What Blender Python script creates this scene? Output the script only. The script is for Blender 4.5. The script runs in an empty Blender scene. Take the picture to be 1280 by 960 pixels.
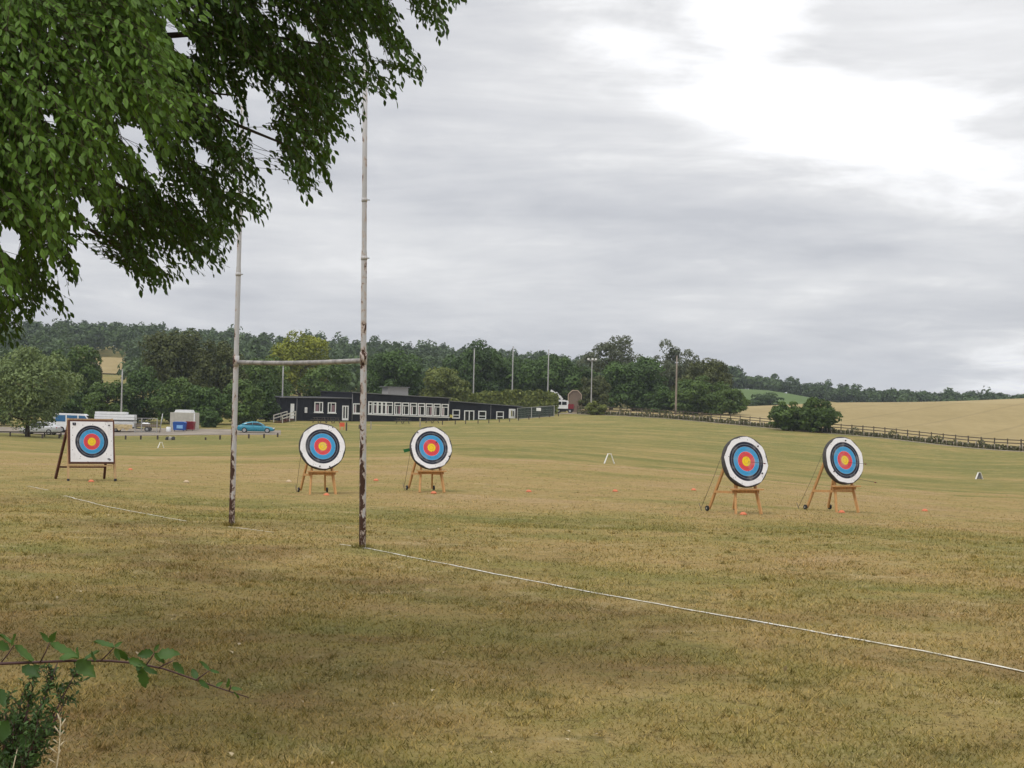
import bpy, math, random
import numpy as np
from mathutils import Vector, Matrix

scene = bpy.context.scene
col = scene.collection
R = math.radians
random.seed(7)
RNG = np.random.default_rng(7)

# ------------------------------------------------------------------ camera
F = 2000.0                      # focal length in photo pixels (1280 wide)
CAMZ = 2.37
PITCH = math.atan(24 / F)
ROLL = R(1.3)
cR, sR, cP, sP = math.cos(ROLL), math.sin(ROLL), math.cos(PITCH), math.sin(PITCH)
cam_d = bpy.data.cameras.new("camera")
cam = bpy.data.objects.new("camera", cam_d)
col.objects.link(cam)
cam_d.sensor_fit = 'HORIZONTAL'
cam_d.sensor_width = 36.0
cam_d.lens = 36.0 * F / 1280.0
cam_d.clip_start = 0.1
cam_d.clip_end = 12000
cam.matrix_world = Matrix(((cR, -sR, 0, 0),
                           (-sR * sP, -cR * sP, -cP, 0),
                           (sR * cP, cR * cP, -sP, CAMZ),
                           (0, 0, 0, 1)))
scene.camera = cam

# ------------------------------------------------------------------ light
SUN_EL, SUN_AZ = R(58), R(212)          # azimuth clockwise from the view direction (+Y)
sun_d = bpy.data.lights.new("sun", 'SUN')
sun_d.energy = 1.5
sun_d.angle = R(12)
sun_d.color = (1.0, 0.97, 0.92)
sun = bpy.data.objects.new("sun", sun_d)
col.objects.link(sun)
sdir = Vector((math.cos(SUN_EL) * math.sin(SUN_AZ), math.cos(SUN_EL) * math.cos(SUN_AZ), math.sin(SUN_EL)))
sun.rotation_euler = sdir.to_track_quat('Z', 'Y').to_euler()
sun.location = (0, -20, 40)

scene.view_settings.view_transform = 'Standard'
scene.view_settings.look = 'None'
scene.view_settings.exposure = 0.0
scene.view_settings.gamma = 1.0
scene.view_settings.use_curve_mapping = False
scene.render.resolution_x = 1024
scene.render.resolution_y = 768
scene.render.engine = 'CYCLES'
scene.cycles.max_bounces = 6
scene.cycles.diffuse_bounces = 3
scene.cycles.glossy_bounces = 2
scene.cycles.transmission_bounces = 4
scene.cycles.volume_bounces = 0


class NT:
    """tiny helper for node trees"""
    def __init__(s, tree):
        s.t = tree
        s.n = tree.nodes
        s.l = tree.links

    def new(s, typ, **kw):
        nd = s.n.new(typ)
        for k, v in kw.items():
            setattr(nd, k, v)
        return nd

    def put(s, sock, v):
        if v is None:
            return
        if hasattr(v, 'is_linked'):
            s.l.new(v, sock)
        else:
            if isinstance(v, (tuple, list)) and len(v) == 3 and sock.type == 'RGBA':
                v = (*v, 1)
            sock.default_value = v

    def math(s, op, a, b=None, c=None, clamp=False):
        nd = s.new('ShaderNodeMath', operation=op, use_clamp=clamp)
        s.put(nd.inputs[0], a)
        s.put(nd.inputs[1], b)
        s.put(nd.inputs[2], c)
        return nd.outputs[0]

    def vmath(s, op, a, b=None):
        nd = s.new('ShaderNodeVectorMath', operation=op)
        s.put(nd.inputs[0], a)
        if b is not None:
            s.put(nd.inputs[1], b)
        return nd.outputs['Value'] if op in ('LENGTH', 'DOT_PRODUCT') else nd.outputs[0]

    def noise(s, vec, scale, detail=3, rough=0.55, dist=0.0):
        nd = s.new('ShaderNodeTexNoise')
        s.put(nd.inputs['Vector'], vec)
        nd.inputs['Scale'].default_value = scale
        nd.inputs['Detail'].default_value = detail
        nd.inputs['Roughness'].default_value = rough
        nd.inputs['Distortion'].default_value = dist
        return nd.outputs[0]

    def mapr(s, v, a, b, c=0.0, d=1.0, smooth=True):
        nd = s.new('ShaderNodeMapRange')
        nd.interpolation_type = 'SMOOTHSTEP' if smooth else 'LINEAR'
        s.put(nd.inputs[0], v)
        for i, x in enumerate((a, b, c, d)):
            s.put(nd.inputs[i + 1], x)
        return nd.outputs[0]

    def mix(s, f, a, b, mode='MIX'):
        nd = s.new('ShaderNodeMix', data_type='RGBA', blend_type=mode)
        s.put(nd.inputs[0], f)
        s.put(nd.inputs[6], a)
        s.put(nd.inputs[7], b)
        return nd.outputs[2]

    def ramp(s, f, stops, interp='LINEAR'):
        nd = s.new('ShaderNodeValToRGB')
        nd.color_ramp.interpolation = interp
        e = nd.color_ramp.elements
        while len(e) > 1:
            e.remove(e[-1])
        for i, (p, c) in enumerate(stops):
            x = e[0] if i == 0 else e.new(p)
            x.position = p
            x.color = (*c, 1)
        s.put(nd.inputs[0], f)
        return nd.outputs[0]

    def comb(s, x, y, z):
        nd = s.new('ShaderNodeCombineXYZ')
        for i, v in enumerate((x, y, z)):
            s.put(nd.inputs[i], v)
        return nd.outputs[0]

    def sep(s, v):
        nd = s.new('ShaderNodeSeparateXYZ')
        s.put(nd.inputs[0], v)
        return nd.outputs


# ------------------------------------------------------------------ sky (overcast layer over a Nishita sky)
world = bpy.data.worlds.new("World")
scene.world = world
world.use_nodes = True
w = NT(world.node_tree)
w.n.clear()
tc = w.new('ShaderNodeTexCoord')
d = w.vmath('NORMALIZE', tc.outputs['Generated'])
dx, dy, dz = w.sep(d)
zz = w.math('ADD', w.math('MAXIMUM', dz, 0.0), 0.17)
P = w.comb(w.math('DIVIDE', dx, zz), w.math('DIVIDE', dy, zz), 3.7)
n1 = w.noise(P, 1.15, 7, 0.55, 0.5)
n2 = w.noise(w.vmath('ADD', P, (11.3, 4.2, 0)), 0.5, 4, 0.5, 0.3)
n3 = w.noise(w.vmath('ADD', P, (3.1, 17.2, 0)), 3.2, 6, 0.6, 0.4)
# streaky layer: thin bands low over the horizon
S = w.comb(w.math('MULTIPLY', dx, 4.0), w.math('MULTIPLY', dy, 4.0), w.math('MULTIPLY', dz, 30.0))
n4 = w.noise(S, 1.0, 5, 0.58, 0.5)
v = w.math('ADD', w.math('MULTIPLY', n1, 0.36), w.math('MULTIPLY', n2, 0.22))
v = w.math('ADD', v, w.math('MULTIPLY', n3, 0.17))
v = w.math('ADD', v, w.math('MULTIPLY', n4, 0.29))
lum = w.mapr(v, 0.42, 0.63, 0.545, 0.83, False)
# thin bright break in the cloud, up and to the right
az = w.math('ARCTAN2', dx, dy)
el = w.math('ARCSINE', dz)
def lobe(a0, e0, sa, se, slope=0.0):
    a = w.math('SUBTRACT', az, a0)
    e = w.math('SUBTRACT', w.math('SUBTRACT', el, e0), w.math('MULTIPLY', a, slope))
    a = w.math('DIVIDE', a, sa)
    e = w.math('DIVIDE', e, se)
    q = w.math('ADD', w.math('MULTIPLY', a, a), w.math('MULTIPLY', e, e))
    return w.math('EXPONENT', w.math('MULTIPLY', q, -1.0))
l1 = lobe(0.205, 0.180, 0.155, 0.040, -0.22)
l2 = lobe(0.145, 0.245, 0.050, 0.060, 0.0)
l = w.math('MAXIMUM', l1, l2)
l = w.math('ADD', l, w.math('MULTIPLY', w.math('SUBTRACT', n3, 0.5), 1.15))
l = w.math('ADD', l, w.math('MULTIPLY', w.math('SUBTRACT', n4, 0.5), 0.8))
l = w.math('SUBTRACT', l, w.math('MULTIPLY', lobe(0.305, 0.170, 0.055, 0.008, 0.0), 0.75))
l = w.math('SUBTRACT', l, w.math('MULTIPLY', lobe(0.27, 0.25, 0.09, 0.034, 0.0), 0.7))
brk = w.mapr(l, 0.08, 0.95)
# the same thin spots occur elsewhere in the layer
brk2 = w.mapr(w.math('ADD', n2, w.math('MULTIPLY', n3, 0.3)), 0.74, 0.92)
brk = w.math('MAXIMUM', brk, brk2)
glow = w.math('MULTIPLY', lobe(0.18, 0.20, 0.26, 0.11, 0.0), 0.15)
lum = w.math('ADD', lum, glow)
lum = w.math('ADD', lum, w.math('MULTIPLY', brk, 0.40))
# overcast brightening towards the zenith
zen = w.mapr(dz, 0.12, 1.0, 1.0, 2.0, False)
lum = w.math('MULTIPLY', lum, zen)
tint = w.mix(w.mapr(lum, 0.45, 0.9), (0.945, 0.97, 1.055), (1.0, 1.0, 1.01))
cloud = w.vmath('SCALE', tint)
cloud.node.inputs['Scale'].default_value = 1.0
w.l.new(w.math('MULTIPLY', lum, 10.0), cloud.node.inputs['Scale'])
sky = w.new('ShaderNodeTexSky', sky_type='NISHITA')
sky.sun_disc = False
sky.sun_elevation = SUN_EL
sky.sun_rotation = SUN_AZ
skyc = w.mix(0.95, sky.outputs[0], cloud)
bg = w.new('ShaderNodeBackground')
w.put(bg.inputs[0], skyc)
bg.inputs[1].default_value = 0.1
wo = w.new('ShaderNodeOutputWorld')
w.l.new(bg.outputs[0], wo.inputs[0])


# ------------------------------------------------------------------ pixel helpers
def ray(px, py):
    u, vv = (px - 640) / F, (480 - py) / F
    u2, v2 = u * cR - vv * sR, vv * cR + u * sR
    return Vector((u2, cP - v2 * sP, sP + v2 * cP))


def at(px, py, Y):
    r = ray(px, py)
    k = Y / r.y
    return Vector((r.x * k, Y, CAMZ + r.z * k))


def to_px(p):
    """world points (N,3) -> photo pixels"""
    p = np.asarray(p, float) - np.array((0, 0, CAMZ))
    v2y = p[..., 1] * cP + p[..., 2] * sP
    u2 = p[..., 0] / v2y
    v2 = (-p[..., 1] * sP + p[..., 2] * cP) / v2y
    u = u2 * cR + v2 * sR
    vv = v2 * cR - u2 * sR
    return 640 + F * u, 480 - F * vv


# ------------------------------------------------------------------ terrain
CP = []
def cp_w(t, Y, z):
    CP.append((t, Y, z))
def cp_p(px, py, Y):
    p = at(px, py, Y)
    CP.append((p.x / Y, Y, p.z))
for t in (-0.6, 0.0, 0.6):
    cp_w(t, 3, 0.75); cp_w(t, 7, 0.06); cp_w(t, 11, 0.0); cp_w(t, 18, 0.0)
    cp_w(t, 34, -0.14); cp_w(t, 44, -0.27); cp_w(t, 70, -0.32)
cp_w(-0.45, 25, 0); cp_w(0.4, 25, 0)
for a in ((453, 685, 25.5), (289, 657, 29.4), (927, 642, 39.4), (1050, 640, 42.5), (406, 618, 45.0), (541, 615, 46.5), (116, 601, 48.0)):
    cp_p(*a)
cp_w(-0.4, 120, -1.0); cp_w(0, 120, -0.42); cp_w(0.4, 120, -1.5)
for a in ((0, 543, 172), (150, 549, 172), (330, 545, 176), (340, 541, 190), (200, 537, 195), (60, 537, 195), (355, 526, 222),
          (440, 529, 222), (562, 527, 235), (650, 523, 245), (722, 517, 262), (840, 523, 250), (960, 534, 232), (1100, 546, 212), (1280, 563, 190)):
    cp_p(*a)
cp_w(-0.4, 250, -1.5); cp_w(-0.12, 270, 0.2); cp_w(-0.3, 330, 1.5); cp_w(-0.1, 330, 1.5); cp_w(0.02, 320, 1.2)
cp_p(1280, 537, 240); cp_p(1050, 528, 260)
cp_p(1280, 500, 380); cp_p(1050, 505, 380); cp_p(860, 512, 380)
cp_w(0.45, 380, 8.5)
for t, z in ((-0.45, 12), (-0.3, 10), (-0.15, 8), (0, 5), (0.12, 2.5), (0.2, 0.5), (0.32, 2)):
    cp_w(t, 540, z)
CREST = [(-0.5, 28), (-0.32, 25), (-0.25, 26), (-0.15, 21), (-0.05, 19), (0.0, 16.5), (0.05, 13.5), (0.12, 10.0), (0.16, 10.0), (0.2, 5.0), (0.24, 5.5), (0.32, 4.6), (0.5, 5)]
cp_p(960, 503, 545); cp_p(955, 488, 690)
for t, z in CREST:
    cp_w(t, 780, z)
    cp_w(t, 1400, z * 0.8)
for t in (-0.5, 0, 0.5):
    cp_w(t, 4000, 3)
CP = np.array(CP)
def _sc(t, Y):
    return np.stack([t * 4.0, np.log(Y) * 1.35], -1)
_A = _sc(CP[:, 0], CP[:, 1])
def _k(r2):
    return np.where(r2 > 1e-9, 0.5 * r2 * np.log(np.maximum(r2, 1e-9)), 0.0)
_n = len(_A)
_K = _k(((_A[:, None] - _A[None]) ** 2).sum(-1)) + np.eye(_n) * 0.002
_Pm = np.hstack([np.ones((_n, 1)), _A])
_L = np.block([[_K, _Pm], [_Pm.T, np.zeros((3, 3))]])
_W = np.linalg.solve(_L, np.concatenate([CP[:, 2], np.zeros(3)]))
def gz(x, y):
    x = np.asarray(x, float)
    y = np.asarray(y, float)
    sh = np.broadcast(x, y).shape
    yy = np.clip(np.broadcast_to(y, sh).ravel(), 3.0, 4000)
    t = np.clip(np.broadcast_to(x, sh).ravel() / yy, -0.6, 0.6)
    q = _sc(t, yy)
    out = np.empty(len(yy))
    for i in range(0, len(yy), 20000):
        qq = q[i:i + 20000]
        kk = _k(((qq[:, None] - _A[None]) ** 2).sum(-1))
        out[i:i + 20000] = kk @ _W[:_n] + _W[_n] + qq @ _W[_n + 1:]
    out = out.reshape(sh)
    return out if sh else float(out)


def ground_at(px, py, y0=6.0, y1=420.0):
    r = ray(px, py)
    Y = y0
    while Y < y1:
        Y2 = Y * 1.01
        if CAMZ + r.z / r.y * Y2 <= gz(r.x / r.y * Y2, Y2):
            a, b = Y, Y2
            for _ in range(12):
                m = (a + b) / 2
                if CAMZ + r.z / r.y * m <= gz(r.x / r.y * m, m):
                    b = m
                else:
                    a = m
            p = at(px, py, b)
            return Vector((p.x, p.y, gz(p.x, p.y)))
        Y = Y2
    p = at(px, py, y1)
    return Vector((p.x, p.y, gz(p.x, p.y)))


def on_ground(px, Y):
    x = at(px, 500, Y).x
    return Vector((x, Y, gz(x, Y)))


# ------------------------------------------------------------------ object helpers
def tag(o, label=None, cat=None, group=None, kind=None):
    if label: o['label'] = label
    if cat: o['category'] = cat
    if group: o['group'] = group
    if kind: o['kind'] = kind
    return o


def link(name, me, parent=None):
    o = bpy.data.objects.new(name, me)
    col.objects.link(o)
    if parent is not None:
        o.parent = parent
    return o


def empty(name, loc=(0, 0, 0), rz=0.0):
    o = bpy.data.objects.new(name, None)
    col.objects.link(o)
    o.location = loc
    o.rotation_euler = (0, 0, rz)
    o.empty_display_size = 0.2
    return o


def copy_tree(o, parent=None):
    c = o.copy()
    col.objects.link(c)
    c.parent = parent
    for ch in list(o.children):
        copy_tree(ch, c)
    return c


class MB:
    def __init__(s):
        s.v, s.f, s.sm = [], [], []

    def add(s, verts, faces, smooth=False):
        n = len(s.v)
        s.v += [tuple(p) for p in verts]
        for f in faces:
            s.f.append(tuple(i + n for i in f))
            s.sm.append(smooth)
        return s

    def box(s, c, size, rz=0.0, bev=0.0):
        hx, hy, hz = size[0] / 2, size[1] / 2, size[2] / 2
        ca, sa = math.cos(rz), math.sin(rz)
        pts = []
        for x, y, z in ((-1, -1, -1), (1, -1, -1), (1, 1, -1), (-1, 1, -1), (-1, -1, 1), (1, -1, 1), (1, 1, 1), (-1, 1, 1)):
            X, Y = x * hx, y * hy
            pts.append((c[0] + X * ca - Y * sa, c[1] + X * sa + Y * ca, c[2] + z * hz))
        return s.add(pts, [(0, 3, 2, 1), (4, 5, 6, 7), (0, 1, 5, 4), (1, 2, 6, 5), (2, 3, 7, 6), (3, 0, 4, 7)])

    def bar(s, p0, p1, w, d=None, up=(0, 0, 1)):
        d = d or w
        p0, p1 = Vector(p0), Vector(p1)
        t = (p1 - p0).normalized()
        a = t.cross(Vector(up))
        if a.length < 1e-4:
            a = t.cross(Vector((0, 1, 0)))
        a.normalize()
        b = a.cross(t).normalized()
        a *= w / 2
        b *= d / 2
        pts = [p + i * a + j * b for p in (p0, p1) for i, j in ((-1, -1), (1, -1), (1, 1), (-1, 1))]
        return s.add(pts, [(0, 1, 2, 3), (7, 6, 5, 4), (0, 4, 5, 1), (1, 5, 6, 2), (2, 6, 7, 3), (3, 7, 4, 0)])

    def tube(s, pts, rad, n=8, cap=True):
        pts = [Vector(p) for p in pts]
        if not isinstance(rad, (list, tuple)):
            rad = [rad] * len(pts)
        rings = []
        for i, p in enumerate(pts):
            t = (pts[min(i + 1, len(pts) - 1)] - pts[max(i - 1, 0)]).normalized()
            a = t.cross(Vector((0.13, 0.21, 1)))
            if a.length < 1e-3 or abs(t.z) > 0.9:
                a = t.cross(Vector((0, 1, 0.05)))
            a.normalize()
            b = t.cross(a).normalized()
            rings.append([p + rad[i] * (math.cos(k * 2 * math.pi / n) * a + math.sin(k * 2 * math.pi / n) * b) for k in range(n)])
        vs = [q for r in rings for q in r]
        fs = []
        for i in range(len(pts) - 1):
            for k in range(n):
                k2 = (k + 1) % n
                fs.append((i * n + k, i * n + k2, (i + 1) * n + k2, (i + 1) * n + k))
        s.add(vs, fs, True)
        if cap:
            m = len(s.v) - len(vs)
            s.f.append(tuple(m + k for k in reversed(range(n)))); s.sm.append(False)
            s.f.append(tuple(m + (len(pts) - 1) * n + k for k in range(n))); s.sm.append(False)
        return s

    def disc(s, c, axis, r, th, n=24, r2=None):
        c, axis = Vector(c), Vector(axis).normalized()
        return s.tube([c - axis * th / 2, c + axis * th / 2], [r, r if r2 is None else r2], n)

    def prism(s, poly, y0, y1):
        """poly: (x,z) outline, extruded along y"""
        n = len(poly)
        vs = [(x, y0, z) for x, z in poly] + [(x, y1, z) for x, z in poly]
        fs = [tuple(range(n)), tuple(reversed(range(n, 2 * n)))]
        fs += [(i, i + n, (i + 1) % n + n, (i + 1) % n) for i in range(n)]
        return s.add(vs, fs)

    def mesh(s, name, mat):
        me = bpy.data.meshes.new(name)
        me.from_pydata(s.v, [], s.f)
        me.polygons.foreach_set('use_smooth', s.sm)
        if mat:
            me.materials.append(mat)
        me.update()
        return me

    def build(s, name, mat, parent=None):
        return link(name, s.mesh(name, mat), parent)


def fast_mesh(name, verts, faces, mat, attrs=None, smooth=False):
    """verts (N,3), faces (M,k)"""
    me = bpy.data.meshes.new(name)
    verts = np.ascontiguousarray(verts, np.float32)
    faces = np.ascontiguousarray(faces, np.int32)
    m, k = faces.shape
    me.vertices.add(len(verts))
    me.vertices.foreach_set('co', verts.ravel())
    me.loops.add(m * k)
    me.loops.foreach_set('vertex_index', faces.ravel())
    me.polygons.add(m)
    me.polygons.foreach_set('loop_start', np.arange(0, m * k, k, dtype=np.int32))
    if smooth:
        me.polygons.foreach_set('use_smooth', np.ones(m, bool))
    for nm, a in (attrs or {}).items():
        at_ = me.attributes.new(nm, 'FLOAT', 'POINT')
        at_.data.foreach_set('value', np.ascontiguousarray(a, np.float32))
    if mat:
        me.materials.append(mat)
    me.update(calc_edges=True)
    me.validate()
    return me


# ------------------------------------------------------------------ materials
MATS = {}
def newmat(name):
    m = bpy.data.materials.new(name)
    m.use_nodes = True
    t = NT(m.node_tree)
    t.n.clear()
    out = t.new('ShaderNodeOutputMaterial')
    return m, t, out


def principled(t, out, color, rough=0.6, spec=0.4, metal=0.0, bump=None, bstr=0.3, bdist=0.02):
    b = t.new('ShaderNodeBsdfPrincipled')
    t.put(b.inputs['Base Color'], color)
    t.put(b.inputs['Roughness'], rough)
    b.inputs['Specular IOR Level'].default_value = spec
    b.inputs['Metallic'].default_value = metal
    if bump is not None:
        bn = t.new('ShaderNodeBump')
        bn.inputs['Strength'].default_value = bstr
        bn.inputs['Distance'].default_value = bdist
        t.put(bn.inputs['Height'], bump)
        t.l.new(bn.outputs[0], b.inputs['Normal'])
    t.l.new(b.outputs[0], out.inputs[0])
    return b


def plain(name, c, rough=0.6, var=0.12, scale=6.0, spec=0.4, metal=0.0, stretch=(1, 1, 1)):
    """painted / plain surface with light wear and mottling"""
    if name in MATS:
        return MATS[name]
    m, t, out = newmat(name)
    tc = t.new('ShaderNodeTexCoord')
    p = t.vmath('MULTIPLY', tc.outputs['Object'], stretch)
    n = t.noise(p, scale, 5, 0.6)
    n2 = t.noise(p, scale * 5, 3, 0.6)
    k = t.math('ADD', t.math('MULTIPLY', n, 0.7), t.math('MULTIPLY', n2, 0.3))
    f = t.mapr(k, 0.3, 0.7, 1 - var, 1 + var, False)
    cc = t.vmath('SCALE', c)
    t.l.new(f, cc.node.inputs['Scale'])
    principled(t, out, cc, t.mapr(n2, 0.3, 0.7, rough - 0.08, rough + 0.08), spec, metal, n2, 0.15, 0.004)
    MATS[name] = m
    return m


LINE_A = np.array(at(453, 685, 25.5))[:2]
_lb = ground_at(1279, 840)
LINE_B = np.array((_lb.x, _lb.y))
LDIR = (LINE_B - LINE_A) / np.linalg.norm(LINE_B - LINE_A)
LNRM = np.array((-LDIR[1], LDIR[0]))


def grass_color(t, blades=False):
    """dry mown turf: position-driven mix of straw, olive green and brown thatch"""
    g = t.new('ShaderNodeNewGeometry')
    p = g.outputs['Position']
    px, py, pz = t.sep(p)
    p2 = t.comb(px, py, 0.0)
    # mowing direction: bands run along (1,-0.45)
    u = t.math('ADD', t.math('MULTIPLY', px, 0.91), t.math('MULTIPLY', py, -0.41))
    vv = t.math('ADD', t.math('MULTIPLY', px, 0.41), t.math('MULTIPLY', py, 0.91))
    pb = t.comb(t.math('MULTIPLY', u, 0.12), vv, 0.0)
    big = t.noise(p2, 0.13, 4, 0.6, 0.6)
    band = t.noise(pb, 0.22, 4, 0.6, 0.3)
    mid = t.noise(t.vmath('ADD', p2, (31, 7, 0)), 0.7, 5, 0.65, 0.5)
    fine = t.noise(t.vmath('ADD', p2, (5, 77, 0)), 5.0, 5, 0.7, 0.2)
    tiny = t.noise(t.vmath('ADD', p2, (15, 27, 0)), 26.0, 3, 0.7)
    gz1 = t.math('ADD', t.math('MULTIPLY', big, 0.50), t.math('MULTIPLY', band, 0.36))
    gz1 = t.math('ADD', gz1, t.math('MULTIPLY', mid, 0.46))
    gz1 = t.math('ADD', gz1, t.math('MULTIPLY', fine, 0.14))
    # greener ring round the goal posts, greener pitch far away, drier strip where the targets stand
    def bump_at(val, c0, hw, amp):
        q = t.math('DIVIDE', t.math('SUBTRACT', val, c0), hw)
        return t.math('MULTIPLY', t.math('EXPONENT', t.math('MULTIPLY', t.math('MULTIPLY', q, q), -1.0)), amp)
    yb = t.math('ADD', py, t.math('MULTIPLY', px, 0.35))
    yb = t.math('ADD', yb, t.math('MULTIPLY', t.math('SUBTRACT', big, 0.5), t.math('MULTIPLY', py, 0.25)))
    far = t.mapr(t.math('ADD', yb, t.math('MULTIPLY', t.math('SUBTRACT', band, 0.5), 20)), 76, 84, 0.0, 0.10)
    gz1 = t.math('ADD', gz1, far)
    gz1 = t.math('ADD', gz1, bump_at(yb, 32, 6.5, 0.05))
    gz1 = t.math('ADD', gz1, bump_at(yb, 58, 14.0, -0.07))
    gz1 = t.math('ADD', gz1, bump_at(yb, 75.5, 1.2, -0.16))
    gz1 = t.math('ADD', gz1, bump_at(yb, 118, 14, -0.06))
    gz1 = t.math('ADD', gz1, bump_at(yb, 150, 10, 0.05))
    f = t.mapr(t.math('SUBTRACT', gz1, 0.095), 0.45, 0.80, 0.0, 1.0, False)
    c = t.ramp(f, [(0.0, (0.395, 0.285, 0.145)), (0.22, (0.372, 0.268, 0.118)), (0.5, (0.33, 0.256, 0.100)),
                   (0.72, (0.262, 0.223, 0.078)), (1.0, (0.18, 0.182, 0.057))])
    # reddish brown worn thatch patches in the near field
    br = t.mapr(t.math('ADD', t.math('MULTIPLY', t.noise(t.vmath('ADD', p2, (3, 51, 0)), 0.28, 5, 0.65, 0.6), 0.7), t.math('MULTIPLY', fine, 0.3)), 0.46, 0.62)
    br = t.math('MULTIPLY', br, t.mapr(t.math('ADD', py, t.math('MULTIPLY', px, 1.1)), 16, 32, 0.72, 0.12))
    c = t.mix(br, c, (0.205, 0.132, 0.068))
    # pale straw spots
    st = t.mapr(t.math('ADD', t.math('MULTIPLY', mid, 0.5), t.math('MULTIPLY', tiny, 0.5)), 0.55, 0.70)
    c = t.mix(t.math('MULTIPLY', st, 0.6), c, (0.48, 0.39, 0.215))
    dk = t.mapr(t.math('ADD', t.math('MULTIPLY', fine, 0.6), t.math('MULTIPLY', tiny, 0.4)), 0.50, 0.38)
    c = t.mix(t.math('MULTIPLY', dk, 0.75), c, (0.10, 0.078, 0.034))
    m2 = t.noise(t.vmath('ADD', p2, (71, 19, 0)), 1.6, 4, 0.6, 0.8)
    c = t.mix(t.mapr(m2, 0.54, 0.70, 0.0, 0.5), c, (0.135, 0.128, 0.045))
    m3 = t.noise(t.vmath('ADD', p2, (7, 119, 0)), 1.1, 4, 0.6, 0.8)
    c = t.mix(t.mapr(m3, 0.56, 0.70, 0.0, 0.45), c, (0.44, 0.35, 0.19))
    return c, fine, tiny


def mat_turf():
    m, t, out = newmat('turf')
    c, fine, tiny = grass_color(t)
    h = t.math('ADD', fine, tiny)
    principled(t, out, c, 0.95, 0.05, 0, h, 0.8, 0.06)
    return m


def mat_blades():
    m, t, out = newmat('grass_blades')
    c, fine, tiny = grass_color(t, True)
    a = t.new('ShaderNodeAttribute', attribute_name='rnd').outputs['Fac']
    pa = t.new('ShaderNodeAttribute', attribute_name='paint').outputs['Fac']
    k = t.ramp(a, [(0.0, (0.38, 0.42, 0.30)), (0.35, (0.85, 0.92, 0.72)), (0.7, (1.28, 1.26, 1.17)), (1.0, (2.05, 1.98, 1.9))])
    c = t.mix(1.0, c, k, 'MULTIPLY')
    c = t.mix(1.0, c, (0.94, 0.92, 0.88), 'MULTIPLY')
    c = t.mix(t.math('MULTIPLY', pa, 0.7), c, (0.72, 0.70, 0.64))
    b = t.new('ShaderNodeBsdfDiffuse')
    t.put(b.inputs[0], c)
    tr = t.new('ShaderNodeBsdfTranslucent')
    t.put(tr.inputs[0], c)
    ms = t.new('ShaderNodeMixShader')
    ms.inputs[0].default_value = 0.25
    t.l.new(b.outputs[0], ms.inputs[1]); t.l.new(tr.outputs[0], ms.inputs[2])
    t.l.new(ms.outputs[0], out.inputs[0])
    return m


def foliage(name, dark, light, trans=0.16, gloss=0.0):
    if name in MATS:
        return MATS[name]
    m, t, out = newmat(name)
    a = t.new('ShaderNodeAttribute', attribute_name='rnd').outputs['Fac']
    oi = t.new('ShaderNodeObjectInfo').outputs['Random']
    k = t.math('ADD', t.math('MULTIPLY', a, 0.85), t.math('MULTIPLY', oi, 0.15))
    c = t.ramp(k, [(0.0, dark), (0.75, light), (1.0, tuple(min(1, x * 1.35) for x in light))])
    b = t.new('ShaderNodeBsdfPrincipled')
    t.put(b.inputs['Base Color'], c)
    b.inputs['Roughness'].default_value = 0.55
    b.inputs['Specular IOR Level'].default_value = 0.25 + gloss
    tr = t.new('ShaderNodeBsdfTranslucent')
    t.put(tr.inputs[0], t.mix(0.4, c, (light[0] * 1.6, light[1] * 1.5, light[2] * 0.6)))
    ms = t.new('ShaderNodeMixShader')
    ms.inputs[0].default_value = trans
    t.l.new(b.outputs[0], ms.inputs[1]); t.l.new(tr.outputs[0], ms.inputs[2])
    t.l.new(ms.outputs[0], out.inputs[0])
    MATS[name] = m
    return m


def mat_ground(name, c1, c2, scale, c3=None, stretch=(1, 1, 0)):
    m, t, out = newmat(name)
    p = t.vmath('MULTIPLY', t.new('ShaderNodeNewGeometry').outputs['Position'], stretch)
    n = t.noise(p, scale, 6, 0.65, 0.5)
    n2 = t.noise(p, scale * 9, 4, 0.7)
    c = t.mix(t.mapr(t.math('ADD', t.math('MULTIPLY', n, 0.6), t.math('MULTIPLY', n2, 0.4)), 0.36, 0.64), c1, c2)
    if c3:
        c = t.mix(t.mapr(t.noise(p, scale * 0.35, 3, 0.5), 0.5, 0.7), c, c3)
    if name == 'ripe_crop':      # sprayer tramlines
        x_, y_, z_ = t.sep(t.new('ShaderNodeNewGeometry').outputs['Position'])
        q_ = t.math('FRACT', t.math('DIVIDE', t.math('ADD', t.math('MULTIPLY', x_, 0.86), t.math('MULTIPLY', y_, -0.5)), 14.0))
        c = t.mix(t.math('MULTIPLY', t.math('LESS_THAN', q_, 0.07), 0.35), c, (0.20, 0.155, 0.075))
    principled(t, out, c, 0.92, 0.1, 0, n2, 0.4, 0.03)
    return m


bark = plain('bark', (0.075, 0.058, 0.042), 0.9, 0.35, 5, 0.1, 0, (1, 1, 0.3))
M_turf = mat_turf()
M_blades = mat_blades()

# ------------------------------------------------------------------ ground sheets
def sheet(name, us, Ys, half, lift, mat, kind='structure', smooth=True):
    Xs = np.array([[half(u, Y) for u in us] for Y in Ys])
    Yg = np.repeat(np.array(Ys)[:, None], len(us), 1)
    Z = gz(Xs, Yg) + lift
    V = np.stack([Xs, Yg, Z], -1).reshape(-1, 3)
    nu, ny = len(us), len(Ys)
    i, j = np.meshgrid(np.arange(ny - 1), np.arange(nu - 1), indexing='ij')
    a = (i * nu + j).ravel()
    Fc = np.stack([a, a + 1, a + nu + 1, a + nu], -1)
    o = link(name, fast_mesh(name, V, Fc, mat, None, smooth))
    o['kind'] = kind
    return o


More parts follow.
